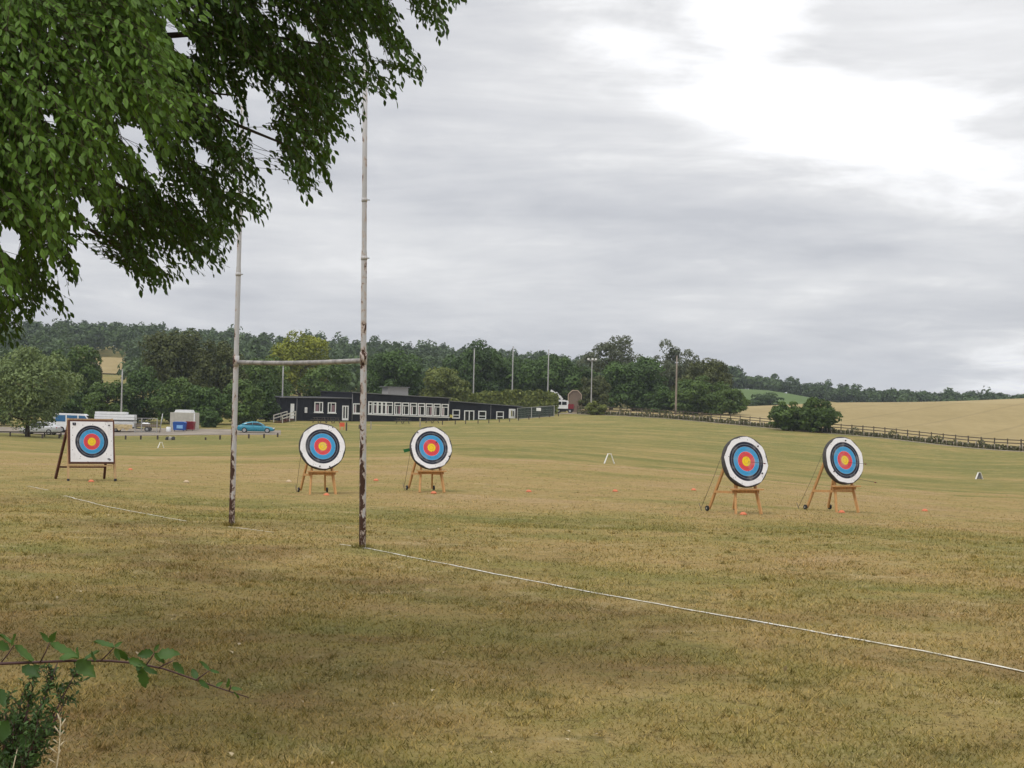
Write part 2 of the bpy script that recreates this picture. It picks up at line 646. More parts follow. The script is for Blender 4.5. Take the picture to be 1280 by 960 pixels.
Ys = [-60, -30, -10, -3] + list(np.geomspace(2, 420, 150)) + list(np.geomspace(432, 3000, 50))
us = np.linspace(-1, 1, 141)
ground = sheet('ground', us, Ys, lambda u, Y: u * (70 + 0.75 * max(Y, 0)), 0.0, M_turf)


def poly_sheet(name, pts, lift, mat, res=2.0, kind='structure'):
    """sheet inside a world XY quad given as 4 corners (p00,p10,p11,p01)"""
    p00, p10, p11, p01 = [np.array(p[:2], float) for p in pts]
    n = max(2, int(max(np.linalg.norm(p10 - p00), np.linalg.norm(p11 - p01)) / res) + 1)
    m = max(2, int(max(np.linalg.norm(p01 - p00), np.linalg.norm(p11 - p10)) / res) + 1)
    u = np.linspace(0, 1, n)[None, :, None]
    vv = np.linspace(0, 1, m)[:, None, None]
    XY = (p00 * (1 - u) + p10 * u) * (1 - vv) + (p01 * (1 - u) + p11 * u) * vv
    Z = gz(XY[..., 0], XY[..., 1]) + lift
    V = np.concatenate([XY, Z[..., None]], -1).reshape(-1, 3)
    i, j = np.meshgrid(np.arange(m - 1), np.arange(n - 1), indexing='ij')
    a = (i * n + j).ravel()
    o = link(name, fast_mesh(name, V, np.stack([a, a + 1, a + n + 1, a + n], -1), mat, None, True))
    o['kind'] = kind
    return o


M_gravel = mat_ground('gravel', (0.27, 0.23, 0.185), (0.19, 0.165, 0.135), 0.6, (0.31, 0.27, 0.22))
M_crop = mat_ground('ripe_crop', (0.335, 0.26, 0.125), (0.27, 0.21, 0.095), 0.10, (0.36, 0.285, 0.145), (1.0, 0.35, 0))
M_green = mat_ground('green_pasture', (0.085, 0.130, 0.040), (0.105, 0.155, 0.050), 0.05)
M_path = mat_ground('dusty_path', (0.34, 0.29, 0.22), (0.24, 0.21, 0.15), 0.8)
M_wood_floor = mat_ground('wood_floor', (0.03, 0.045, 0.018), (0.045, 0.06, 0.025), 0.2)

G = on_ground
def gxy(px, Y):
    p = at(px, 500, Y)
    return (p.x, p.y)
# car park: near edge along the bollards, far edge under the trees
poly_sheet('car_park', [gxy(-160, 178), gxy(352, 181), gxy(352, 196), gxy(-160, 205)], 0.03, M_gravel)
# ripe crop field behind the rail fence
FENCE_PX = [(722, 262), (840, 250), (960, 232), (1100, 212), (1280, 190), (1420, 172)]
def fence_xy(k):
    """k in 0..1 along the fence line"""
    P = [np.array(gxy(*a)) for a in FENCE_PX]
    L = np.cumsum([0] + [np.linalg.norm(P[i + 1] - P[i]) for i in range(len(P) - 1)])
    q = k * L[-1]
    i = min(int(np.searchsorted(L, q, 'right')) - 1, len(P) - 2)
    f = (q - L[i]) / (L[i + 1] - L[i])
    return P[i] * (1 - f) + P[i + 1] * f, L[-1]
_us = np.linspace(0, 1, 60)
def crop_x(u, Y):
    return u
n_u, n_v = 70, 40
V = []
for j in range(n_v):
    for i in range(n_u):
        a, _ = fence_xy(i / (n_u - 1))
        dr = a / np.linalg.norm(a)
        a = a + dr * 3.0
        b = dr * (400 + 25 * (i / n_u))
        q = a + (b - a) * (j / (n_v - 1))
        V.append((q[0], q[1]))
V = np.array(V)
V = np.concatenate([V, (gz(V[:, 0], V[:, 1]) + 0.25)[:, None]], 1)
ii, jj = np.meshgrid(np.arange(n_v - 1), np.arange(n_u - 1), indexing='ij')
a = (ii * n_u + jj).ravel()
link('crop_field', fast_mesh('crop_field', V, np.stack([a, a + 1, a + n_u + 1, a + n_u], -1), M_crop, None, True))['kind'] = 'structure'
# beaten path in front of the fence
n_u = 60
V, Fc = [], []
for i in range(n_u):
    a, _ = fence_xy(i / (n_u - 1))
    dr = a / np.linalg.norm(a)
    for off in (-4.2, -2.6):
        q = a + dr * off
        V.append((q[0], q[1], gz(q[0], q[1]) + 0.03))
    if i:
        Fc.append((2 * i - 2, 2 * i, 2 * i + 1, 2 * i - 1))
link('path', fast_mesh('path', np.array(V), np.array(Fc), M_path, None, True))['kind'] = 'structure'
# distant pasture and straw-coloured slope on the hill
poly_sheet('pasture', [gxy(905, 535), gxy(1030, 535), gxy(1012, 692), gxy(905, 692)], 0.3, M_green, 8)
poly_sheet('hill_field', [gxy(60, 520), gxy(175, 520), gxy(170, 622), gxy(95, 622)], 0.4, M_crop, 8)

# ------------------------------------------------------------------ painted goal line (worn, in three stretches)
M_paint, t, out = newmat('line_paint')
p = t.new('ShaderNodeNewGeometry').outputs['Position']
nn = t.noise(p, 9.0, 5, 0.7)
principled(t, out, t.mix(t.mapr(nn, 0.42, 0.62), (0.74, 0.72, 0.66), (0.42, 0.38, 0.27)), 0.9, 0.1)
def line_strip(name, p0, p1, wdt, lift):
    p0, p1 = np.array(p0), np.array(p1)
    L = np.linalg.norm(p1 - p0)
    n = int(L / 0.25) + 2
    nr = np.array((-(p1 - p0)[1], (p1 - p0)[0])) / L
    V, Fc = [], []
    for i in range(n):
        c = p0 + (p1 - p0) * i / (n - 1) + nr * 0.012 * math.sin(i * 0.7) + nr * 0.008 * math.sin(i * 1.9)
        ww = wdt * (0.8 + 0.4 * random.random())
        for s_ in (-1, 1):
            q = c + nr * s_ * ww / 2
            V.append((q[0], q[1], gz(q[0], q[1]) + lift))
        if i:
            Fc.append((2 * i - 2, 2 * i, 2 * i + 1, 2 * i - 1))
    o = link(name, fast_mesh(name, np.array(V), np.array(Fc), M_paint))
    o['kind'] = 'structure'
    return o
LINES = []
def px_line(a, b):
    A, B = ground_at(*a), ground_at(*b)
    LINES.append((np.array((A.x, A.y)), np.array((B.x, B.y))))
px_line((425, 681), (455, 686))
LINES[0] = (LINES[0][0], LINE_A)
LINES.append((LINE_A, LINE_B + LDIR * 6))
px_line((285, 659), (342, 666))
px_line((80, 620), (135, 634))
px_line((135, 634), (232, 652))
px_line((34, 608), (60, 613))
for i, (a_, b_) in enumerate(LINES):
    line_strip('goal_line', a_, b_, 0.044 if i < 2 else 0.03, 0.012)

# ------------------------------------------------------------------ mown grass blades in the near field
def grass_blades():
    rng = np.random.default_rng(3)
    N = 520000
    Y = 9.6 + (44 - 9.6) * rng.random(N) ** 1.25
    X = (rng.random(N) * 2 - 1) * (0.36 * Y + 1.2)
    # clumpy density
    ph = np.sin(X * 3.1 + 1.3 * np.sin(Y * 2.3)) * np.sin(Y * 3.7 + 1.1 * np.sin(X * 2.7))
    keep = (rng.random(N) < 0.72 + 0.28 * ph) & (rng.random(N) < np.clip(1 - (Y - 19) / 25.0, 0, 1) ** 1.3)
    X, Y = X[keep], Y[keep]
    nt = 420
    ty = 9.8 + 22 * rng.random(nt) ** 1.2
    tx = (rng.random(nt) * 2 - 1) * (0.36 * ty + 1)
    k_ = rng.integers(0, nt, 9000)
    # sparser, coarser blades carry the texture on towards the targets
    fy = 32 + 44 * rng.random(60000) ** 1.9
    fx = (rng.random(60000) * 2 - 1) * (0.35 * fy + 1)
    X, Y = np.concatenate([X, fx]), np.concatenate([Y, fy])
    # longer grass left standing round the feet of the goal posts
    pb = np.array([at(453, 685, 25.5)[:2], at(289.5, 657, 29.4)[:2]])[rng.integers(0, 2, 500)]
    pa_ = rng.random(500) * 2 * np.pi
    pr_ = 0.06 + 0.12 * rng.random(500) ** 1.5
    X = np.concatenate([X, pb[:, 0] + np.cos(pa_) * pr_])
    Y = np.concatenate([Y, pb[:, 1] + np.sin(pa_) * pr_])
    X = np.concatenate([X, tx[k_] + rng.normal(size=9000) * 0.035])
    Y = np.concatenate([Y, ty[k_] + rng.normal(size=9000) * 0.035])
    N = len(X)
    Z = gz(X, Y) - 0.004
    h = (0.016 + 0.032 * rng.random(N) ** 1.6) * (1 + 0.35 * np.sin(X * 1.7 + Y * 0.9) * np.sin(Y * 1.3 - X * 0.5))
    h[-9000:] = 0.03 + 0.045 * rng.random(9000)
    h[-9500:-9000] = 0.04 + 0.06 * rng.random(500)
    wd = (0.0028 + 0.0022 * rng.random(N)) * (0.7 + np.minimum(Y, 30) / 22)
    an = rng.random(N) * 2 * np.pi
    lean = h * (0.4 + 1.3 * rng.random(N))
    la = rng.random(N) * 2 * np.pi
    paint = np.zeros(N)
    for a_, b_ in LINES:
        dv = b_ - a_
        L = np.linalg.norm(dv)
        dv = dv / L
        rx, ry = X - a_[0], Y - a_[1]
        s_ = rx * dv[0] + ry * dv[1]
        q = np.abs(-rx * dv[1] + ry * dv[0])
        hit = (q < 0.032) & (s_ > 0) & (s_ < L)
        paint[hit] = 1.0
    h = np.where(paint > 0, h * 0.45, h)
    b0 = np.stack([X - np.cos(an) * wd, Y - np.sin(an) * wd, Z], -1)
    b1 = np.stack([X + np.cos(an) * wd, Y + np.sin(an) * wd, Z], -1)
    tp = np.stack([X + np.cos(la) * lean, Y + np.sin(la) * lean, Z + h], -1)
    V = np.stack([b0, b1, tp], 1).reshape(-1, 3)
    Fc = np.arange(3 * N).reshape(-1, 3)
    rnd = np.repeat(rng.random(N), 3)
    o = link('mown_grass', fast_mesh('mown_grass', V, Fc, M_blades, {'rnd': rnd, 'paint': np.repeat(paint, 3)}))
    tag(o, 'short dry mown grass covering the near playing field', 'grass', kind='stuff')
grass_blades()

# dead leaves scattered on the turf
M_litter = plain('dead_leaf', (0.50, 0.40, 0.24), 0.8, 0.4, 3)
def litter():
    rng = np.random.default_rng(11)
    V, Fc = [], []
    for i in range(150):
        Y = rng.uniform(10, 34)
        X = rng.uniform(-1, 1) * 0.36 * Y
        if rng.random() < 0.5:
            X = -abs(X)
        s_ = rng.uniform(0.018, 0.042)
        c = np.array((X, Y, gz(X, Y) + 0.03))
        e1 = rng.normal(size=3) * (1, 1, 0.35); e1 /= np.linalg.norm(e1)
        e2 = np.cross(e1, (0.1, 0.2, 1)); e2 /= np.linalg.norm(e2)
        k = len(V)
        V += [c - e1 * s_, c + e2 * s_ * 0.5 + (0, 0, 0.008), c + e1 * s_, c - e2 * s_ * 0.5 + (0, 0, 0.008)]
        Fc.append((k, k + 1, k + 2, k + 3))
    o = link('leaf_litter', fast_mesh('leaf_litter', np.array(V), np.array(Fc), M_litter))
    tag(o, 'pale dead leaves scattered over the dry turf', 'leaves', kind='stuff')
litter()

# ------------------------------------------------------------------ trees
def leaf_quads(C, Nn, size, rng, asp=0.75):
    n = len(C)
    Nn = Nn / np.maximum(np.linalg.norm(Nn, axis=1, keepdims=True), 1e-6)
    r = rng.normal(size=(n, 3))
    a = np.cross(Nn, r)
    a /= np.maximum(np.linalg.norm(a, axis=1, keepdims=True), 1e-6)
    b = np.cross(Nn, a)
    sz = np.asarray(size)[:, None]
    # kite-shaped sprig, bent across the middle
    p0 = C - a * sz
    p1 = C + b * sz * asp * 0.8 + Nn * sz * 0.25
    p2 = C + a * sz
    p3 = C - b * sz * asp * 0.8 + Nn * sz * 0.25
    V = np.stack([p0, p1, p2, p3], 1).reshape(-1, 3)
    return V, np.arange(4 * n).reshape(-1, 4)


def crown_pts(rng, c, r, nb, nl, size, open_=0.0, rad0=(0.5, 0.9)):
    """leaf sprigs arranged in lumps over an uneven ellipsoid crown"""
    c, r = np.array(c), np.array(r)
    dirs = rng.normal(size=(nb, 3))
    dirs /= np.linalg.norm(dirs, axis=1, keepdims=True)
    rad = rng.uniform(rad0[0] - 0.1 * open_, rad0[1] + 0.16 * open_, nb)
    bc = c + dirs * rad[:, None] * r
    br = rng.uniform(0.17, 0.36, nb) * (1 - 0.3 * open_)
    wts = br ** 2
    idx = rng.choice(nb, nl, p=wts / wts.sum())
    d_ = rng.normal(size=(nl, 3))
    d_ /= np.linalg.norm(d_, axis=1, keepdims=True)
    d_[:, 2] = np.where((d_[:, 2] < 0) & (rng.random(nl) < 0.55), -d_[:, 2], d_[:, 2])
    pos = bc[idx] + d_ * br[idx][:, None] * r * rng.uniform(0.72, 1.1, nl)[:, None]
    nrm = d_ + 0.55 * rng.normal(size=(nl, 3)) + (0, 0, 0.35)
    btone = rng.random(nb)
    rnd = np.clip(0.5 * btone[idx] + 0.5 * rng.random(nl), 0, 1)
    sz = size * rng.uniform(0.55, 1.25, nl)
    V, Fc = leaf_quads(pos, nrm, sz, rng)
    return V, Fc, np.repeat(rnd, 4)


def trunk_mesh(rng, h, r, crown_c, crown_r, nl=7):
    mb = MB()
    top = crown_c[2] + crown_r[2] * 0.3
    pts = [(0, 0, -0.3), (rng.normal() * 0.05, rng.normal() * 0.05, h * 0.5), (rng.normal() * 0.15, rng.normal() * 0.15, h),
           (crown_c[0] * 0.6, crown_c[1] * 0.6, (h + top) / 2), (crown_c[0], crown_c[1], top)]
    mb.tube(pts, [r * 1.35, r, r * 0.85, r * 0.5, r * 0.15], 8)
    for k in range(nl):
        f = rng.uniform(0.0, 0.9)
        a = k * 2.4 + rng.uniform(-0.4, 0.4)
        z0 = h * 0.85 + (top - h * 0.85) * f
        L = 0.75 * (1 - 0.4 * f)
        e = (crown_c[0] + math.cos(a) * crown_r[0] * L, crown_c[1] + math.sin(a) * crown_r[1] * L, z0 + crown_r[2] * rng.uniform(0.15, 0.55))
        m_ = (e[0] * 0.45, e[1] * 0.45, z0 + (e[2] - z0) * 0.35)
        mb.tube([(pts[2][0] * 0.5, pts[2][1] * 0.5, z0), m_, e], [r * 0.5, r * 0.3, r * 0.07], 6)
    return mb


def tree(name, label, cat, px, Y, top, width, mat, nl=2600, nb=40, size=0.34, base=None, low=0.25, open_=0.0, depth=None,
         group=None, seed=0, trunk_r=None, sub=None):
    """px: centre column, top: photo row of the crown top, width in photo px, low: crown bottom as part of the height"""
    rng = np.random.default_rng(seed + int(px) * 7 + int(Y))
    nl, size = int(nl * 2.3), size * 0.64
    g = G(px, Y)
    H = at(px, top, Y).z - g.z
    rx = width / F * Y / 2
    root = empty(name, (g.x, g.y, g.z))
    zb = H * low
    c = (0, 0, (H + zb) / 2)
    r = (rx, depth or rx * 0.9, (H - zb) / 2)
    V, Fc, rnd = crown_pts(rng, c, r, nb, nl, size, open_)
    if low < 0.12:        # foliage down to the ground
        V2, F2, r2 = crown_pts(rng, (0, 0, H * 0.24), (rx * 0.95, r[1] * 0.95, H * 0.24), nb // 2, nl // 3, size, open_ * 0.5)
        Fc = np.concatenate([Fc, F2 + len(V)]); V = np.concatenate([V, V2]); rnd = np.concatenate([rnd, r2])
    if sub:
        for (ox, oz, sx, sz_, fr) in sub:     # extra lobes: offsets and radii in crown units
            V2, F2, r2 = crown_pts(rng, (c[0] + ox * rx, rng.uniform(-0.3, 0.3) * rx, c[2] + oz * r[2]), (r[0] * sx, r[1] * sx, r[2] * sz_), max(8, int(nb * fr)), int(nl * fr), size, open_)
            Fc = np.concatenate([Fc, F2 + len(V)]); V = np.concatenate([V, V2]); rnd = np.concatenate([rnd, r2])
    # keep sprigs above the soil
    V[:, 2] = np.maximum(V[:, 2], 0.02)
    link('crown', fast_mesh('crown', V, Fc, mat, {'rnd': rnd}), root)
    tr = trunk_r or max(0.08, H * 0.022)
    trunk_mesh(rng, max(zb, 0.3) + 0.05 * H, tr, c, r).build('trunk', bark, root)
    tag(root, label, cat, group)
    return root


F_dark = foliage('leaf_dark', (0.028, 0.056, 0.014), (0.082, 0.143, 0.032))
F_mid = foliage('leaf_mid', (0.038, 0.072, 0.015), (0.112, 0.175, 0.038))
F_olive = foliage('leaf_olive', (0.045, 0.058, 0.016), (0.105, 0.120, 0.036))
F_yellow = foliage('leaf_yellow', (0.11, 0.145, 0.016), (0.27, 0.29, 0.03))
F_pale = foliage('leaf_pale', (0.065, 0.105, 0.030), (0.22, 0.28, 0.105))
F_grey = foliage('leaf_grey', (0.06, 0.075, 0.04), (0.13, 0.15, 0.085))
F_hedge = foliage('leaf_hedge', (0.07, 0.10, 0.02), (0.19, 0.215, 0.05))
F_far = foliage('leaf_far', (0.022, 0.040, 0.016), (0.074, 0.120, 0.036), 0.15)

TG = 'trees behind the car park and clubhouse'
tree('tree', 'round pale green tree at the left edge with short trunk by the parked vehicles', 'tree', 36, 168, 437, 122, F_pale, 9000, 75, 0.26, low=0.16, seed=1, trunk_r=0.24)
tree('tree', 'mid green tree right behind the round pale tree at the left', 'tree', 92, 225, 430, 66, F_mid, 3200, 40, 0.36, low=0.1, group=TG, seed=2)
tree('tree', 'small grey-green willow-like tree below the straw field on the hill', 'tree', 112, 232, 441, 30, F_grey, 1500, 22, 0.3, low=0.1, open_=0.5, group=TG, seed=3)
tree('tree', 'tall olive brown round-topped tree behind the skip bins', 'tree', 216, 240, 410, 86, F_olive, 5200, 60, 0.36, low=0.15, group=TG, seed=4)
tree('tree', 'olive tree with thin patches just left of the far goal post', 'tree', 272, 236, 426, 68, F_olive, 3600, 46, 0.36, low=0.1, open_=0.35, group=TG, seed=5)
tree('tree', 'bright yellow-green tree above the crossbar', 'tree', 375, 290, 417, 92, F_yellow, 4200, 46, 0.44, low=0.15, group=TG, seed=6)
tree('tree', 'mid green tree below the crossbar beside the far post', 'tree', 330, 245, 446, 76, F_mid, 3600, 46, 0.36, low=0.08, group=TG, seed=7)
tree('tree', 'green tree behind the left wing of the clubhouse', 'tree', 408, 250, 449, 70, F_mid, 3400, 44, 0.38, low=0.08, group=TG, seed=8)
tree('tree', 'dark rounded tree right of the near goal post behind the hut', 'tree', 494, 262, 438, 82, F_dark, 4400, 50, 0.4, low=0.08, group=TG, seed=9)
tree('tree', 'lighter green bushy tree behind the right half of the hut', 'tree', 556, 258, 459, 66, F_hedge, 3000, 40, 0.38, low=0.08, group=TG, seed=10)
tree('tree', 'tall dark tree behind the leftmost tall pole', 'tree', 590, 290, 430, 74, F_dark, 4200, 50, 0.44, low=0.08, group=TG, seed=11)
tree('tree', 'broad dark tree between the two left tall poles', 'tree', 636, 296, 438, 78, F_dark, 4200, 50, 0.44, low=0.08, group=TG, seed=12)
tree('tree', 'dark tree behind the hedge end and third tall pole', 'tree', 690, 300, 444, 70, F_dark, 4000, 46, 0.44, low=0.05, group=TG, seed=13)
tree('tree', 'dark tree behind the gable-ended shed', 'tree', 722, 310, 455, 56, F_dark, 3000, 40, 0.42, low=0.05, group=TG, seed=14)
TR = 'trees right of the shed'
tree('tree', 'open-topped grey tree rising behind the dark round tree', 'tree', 764, 300, 421, 76, F_grey, 3000, 60, 0.36, low=0.25, open_=0.9, group=TR, seed=15)
tree('tree', 'dense dark round tree right of the pole with the lamp', 'tree', 792, 282, 446, 84, F_dark, 5200, 56, 0.4, low=0.02, group=TR, seed=16)
tree('tree', 'wispy tree with feathery top behind the rightmost pole', 'tree', 845, 292, 428, 64, F_grey, 2600, 56, 0.34, low=0.2, open_=0.9, group=TR, seed=17)
tree('tree', 'olive green tree right of the rightmost pole', 'tree', 880, 284, 446, 74, F_olive, 4200, 60, 0.36, low=0.05, open_=0.45, group=TR, seed=18)
tree('bush', 'large rounded green bush in front of the olive tree by the crop field', 'bush', 872, 268, 471, 72, F_mid, 3400, 44, 0.34, low=0.0, group=TR, seed=19)
tree('bush', 'lower green bush at the right end of the tree group', 'bush', 912, 272, 484, 46, F_mid, 2200, 30, 0.34, low=0.0, group=TR, seed=20)
tree('bush', 'mid green bush between the lamp pole and the dark round tree', 'bush', 742, 272, 470, 42, F_olive, 2200, 30, 0.34, low=0.0, group=TR, seed=21)
tree('bush', 'green bush filling the dip below the rightmost pole', 'bush', 830, 272, 484, 40, F_dark, 2000, 30, 0.34, low=0.0, group=TR, seed=22)
tree('bush', 'small bright green bush beside the shed at the fence start', 'bush', 746, 256, 502, 28, F_hedge, 1200, 24, 0.24, low=0.0, group=TR, seed=23)
tree('bush', 'round dark bush standing alone at the rail fence, its taller right half', 'bush', 1024, 219, 496, 50, F_mid, 3800, 46, 0.28, low=0.04, seed=24, group='bushes at the rail fence')
tree('bush', 'lower left half of the lone bush clump at the rail fence', 'bush', 986, 222, 502, 52, F_mid, 3400, 46, 0.28, low=0.04, seed=25, group='bushes at the rail fence')
SG = 'dark shrubs along the back of the car park'
for i, (px, Y, top, wd, m_, lb) in enumerate((
        (-12, 206, 470, 70, F_mid, 'dark shrub at the very left edge behind the pale tree'),
        (76, 214, 480, 60, F_dark, 'dark shrub behind the blue and white van'),
        (134, 212, 474, 62, F_mid, 'dark green shrub above the white panel stack'),
        (178, 216, 462, 66, F_dark, 'tall dark shrub behind the wire fence panels'),
        (222, 212, 474, 64, F_mid, 'dark green shrub directly above the cream container'),
        (262, 210, 480, 54, F_dark, 'dark shrub between the container and the far goal post'),
        (303, 210, 474, 56, F_mid, 'shrub behind the far goal post and turquoise car'),
        (333, 219, 474, 34, F_dark, 'dark shrub at the left end of the black hut'),
        (262, 202, 512, 30, F_dark, 'low rounded shrub right of the cream container'))):
    tree('shrub', lb, 'shrub', px, Y, top, wd, m_, 2800 if wd > 40 else 1300, 40, 0.30, low=0.0, group=SG, seed=40 + i)
tree('shrub', 'low dark row of shrubs at the foot of the green pasture', 'shrub', 960, 470, 493, 56, F_far, 1500, 36, 0.5, low=0.0, seed=60)


# far wood on the hills: one mass
def far_wood():
    rng = np.random.default_rng(5)
    Vs, Fs, Rs = [], [], []
    n0 = 0
    pts = []
    def ok(x, y):
        px, py = to_px(np.array((x, y, gz(x, y))))
        if 86 < px < 160 and y < 628: return False          # straw field on the slope
        if 900 < px < 1020 and y < 705: return False         # pasture
        return True
    for k in range(3400):
        t_ = rng.uniform(-0.40, 0.40) if k < 2900 else rng.uniform(0.10, 0.42)
        if k < 160: t_ = rng.uniform(-0.285, -0.23)
        Y = 345 + 480 * rng.random() ** 0.75
        if k < 160: Y = rng.uniform(630, 700)
        if t_ > 0.11:
            Y = rng.uniform(690, 820)
        elif t_ > 0.02:
            Y = rng.uniform(480, 830)
        x = t_ * Y
        if any((x - a) ** 2 + (Y - b) ** 2 < 38 for a, b in pts[-900:]):
            continue
        if not ok(x, Y):
            continue
        pts.append((x, Y))
    for (x, Y) in pts:
        z = gz(x, Y)
        H = rng.uniform(9.5, 14.5) * (0.62 if x / Y > 0.14 else 1.0)
        if Y < 480: H *= 0.8
        if rng.random() < 0.06: H += 3
        r = rng.uniform(3.8, 6.2)
        V, Fc, rnd = crown_pts(rng, (x, Y, z + H * 0.5), (r, r, H * 0.5), 16, 210, 0.8, 0.0, (0.38, 0.62))
        tone = rng.random()
        Vs.append(V); Fs.append(Fc + n0); n0 += len(V)
        Rs.append(np.clip(0.55 * tone + 0.45 * rnd, 0, 1))
    o = link('hillside_wood', fast_mesh('hillside_wood', np.concatenate(Vs), np.concatenate(Fs), F_far, {'rnd': np.concatenate(Rs)}))
    tag(o, 'hazy blue-green wood covering the far hills', 'wood', kind='stuff')
    print('far trees', len(pts))
far_wood()

# ------------------------------------------------------------------ hedge behind the clubhouse
def hedge():
    rng = np.random.default_rng(8)
    a, b = np.array(gxy(572, 256)), np.array(gxy(695, 262))
    N = 6500
    k = rng.random(N)
    ctr = a + (b - a) * k[:, None]
    dr = (b - a) / np.linalg.norm(b - a)
    nr = np.array((dr[1], -dr[0]))
    zt = np.array([at(px, py, 258).z for px, py in ((572, 496), (600, 493), (640, 490), (695, 492))])
    top = np.interp(k, [0, 0.23, 0.55, 1], zt) + 0.25 * np.sin(k * 40) * np.sin(k * 17)
    g0 = gz(ctr[:, 0], ctr[:, 1])
    f = rng.random(N)
    on_top = rng.random(N) < 0.35
    off = np.where(on_top, rng.uniform(-0.8, 0.8, N), 0.8 * np.sign(rng.random(N) - 0.25) + rng.normal(size=N) * 0.12)
    z = np.where(on_top, top + rng.normal(size=N) * 0.12, g0 + (top - g0) * f)
    C = np.stack([ctr[:, 0] + nr[0] * off, ctr[:, 1] + nr[1] * off, z], -1)
    Nn = np.stack([nr[0] * np.where(on_top, 0, np.sign(off)), nr[1] * np.where(on_top, 0, np.sign(off)), np.where(on_top, 1.0, 0.3)], -1) + 0.6 * rng.normal(size=(N, 3))
    V, Fc = leaf_quads(C, Nn, 0.3 * rng.uniform(0.6, 1.2, N), rng)
    base = Vector((a[0], a[1], gz(a[0], a[1])))
    root = empty('hedge', base)
    link('foliage', fast_mesh('foliage', V - np.array(base), Fc, F_hedge, {'rnd': np.repeat(rng.random(N), 4)}), root)
    for i in range(14):
        q = a + (b - a) * (i + 0.5) / 14
        z0 = gz(q[0], q[1])
        MB().tube([Vector((q[0], q[1], z0 - 0.1)) - base, Vector((q[0] + 0.1, q[1], z0 + 1.6)) - base], [0.08, 0.03], 5).build('stem', bark, root)
    tag(root, 'long flat-topped trimmed hedge behind the right wing of the hut', 'hedge')
hedge()
# ------------------------------------------------------------------ rugby goal
def mat_rusty():
    m, t, out = newmat('rusty_white_paint')
    tc = t.new('ShaderNodeTexCoord')
    o = tc.outputs['Object']
    x, y, z = t.sep(o)
    n1 = t.noise(t.vmath('MULTIPLY', o, (7.0, 7.0, 3.2)), 1.6, 5, 0.7, 0.4)
    n2 = t.noise(o, 38.0, 4, 0.7)
    low = t.mapr(z, 0.15, 4.2, 0.165, 0.02)
    lowest = t.mapr(z, 0.25, 0.60, 0.07, 0.0)
    mid = t.mapr(z, 3.5, 6.0, 0.02, -0.01)
    lft = t.mapr(x, -0.05, 0.05, 0.06, -0.05)
    k = t.math('ADD', t.math('ADD', n1, low), t.math('ADD', lowest, t.math('ADD', mid, lft)))
    k = t.math('ADD', k, t.math('MULTIPLY', n2, 0.10))
    f = t.mapr(k, 0.715, 0.76)
    edge = t.mapr(k, 0.64, 0.72)
    rust = t.mix(n2, (0.022, 0.013, 0.011), (0.085, 0.036, 0.018))
    base = t.mix(t.math('MULTIPLY', edge, 0.45), t.mix(t.noise(o, 7, 3), (0.52, 0.515, 0.52), (0.40, 0.395, 0.395)), (0.42, 0.24, 0.12))
    c = t.mix(f, base, rust)
    principled(t, out, c, t.math('ADD', 0.5, t.math('MULTIPLY', f, 0.35)), 0.35, 0, t.math('SUBTRACT', n2, t.math('MULTIPLY', f, 0.6)), 0.3, 0.004)
    return m
M_rusty = mat_rusty()
M_galv = plain('galvanised_steel', (0.42, 0.42, 0.42), 0.45, 0.15, 8, 0.5, 0.6)

def goal():
    b0, t0 = at(453, 685, 25.5), at(456.3, 120, 25.5)
    b1, t1 = at(289.5, 657, 29.4), at(300, 270, 29.4)
    b0.z, b1.z = gz(b0.x, b0.y), gz(b1.x, b1.y)
    root = empty('rugby_goal', b0)
    tag(root, 'tall white rugby goal with rust-stained posts and crossbar', 'goal')
    for b, t_ in ((b0, t0), (b1, t1)):
        dr = (t_ - b).normalized()
        dr = dr / dr.z
        mb = MB()
        hs = [-0.15, 0.02, 1.5, 3.0, 3.06, 4.7, 4.76, 6.0, 8.1]
        rs = [0.056, 0.055, 0.053, 0.050, 0.046, 0.045, 0.040, 0.039, 0.037]
        mb.tube([dr * h for h in hs], rs, 16)
        p = mb.build('post', M_rusty, root)
        p.location = b - b0
        for h, rr in ((4.62, 0.052), (5.55, 0.046)):
            MB().tube([dr * (h - 0.03), dr * (h + 0.03)], rr, 14).build('collar', M_rusty, p)
            MB().tube([dr * h + Vector((-0.02, -0.02, 0)), dr * h + Vector((0.085, 0.0, 0))], 0.011, 8).build('bolt', M_galv, p)
        h = 3.02
        MB().tube([dr * (h - 0.10), dr * (h + 0.10)], 0.058, 14).build('bracket', M_rusty, p)
    c0, c1 = at(453, 450, 25.5), at(298, 453, 29.4)
    c0.z -= 0.01
    mb = MB()
    n = 9
    mb.tube([c0.lerp(c1, i / (n - 1)) - b0 - Vector((0, 0, 0.025 * math.sin(math.pi * i / (n - 1)))) for i in range(n)], 0.040, 14)
    mb.build('crossbar', plain('weathered_crossbar', (0.27, 0.255, 0.245), 0.6, 0.75, 5.0), root)
goal()

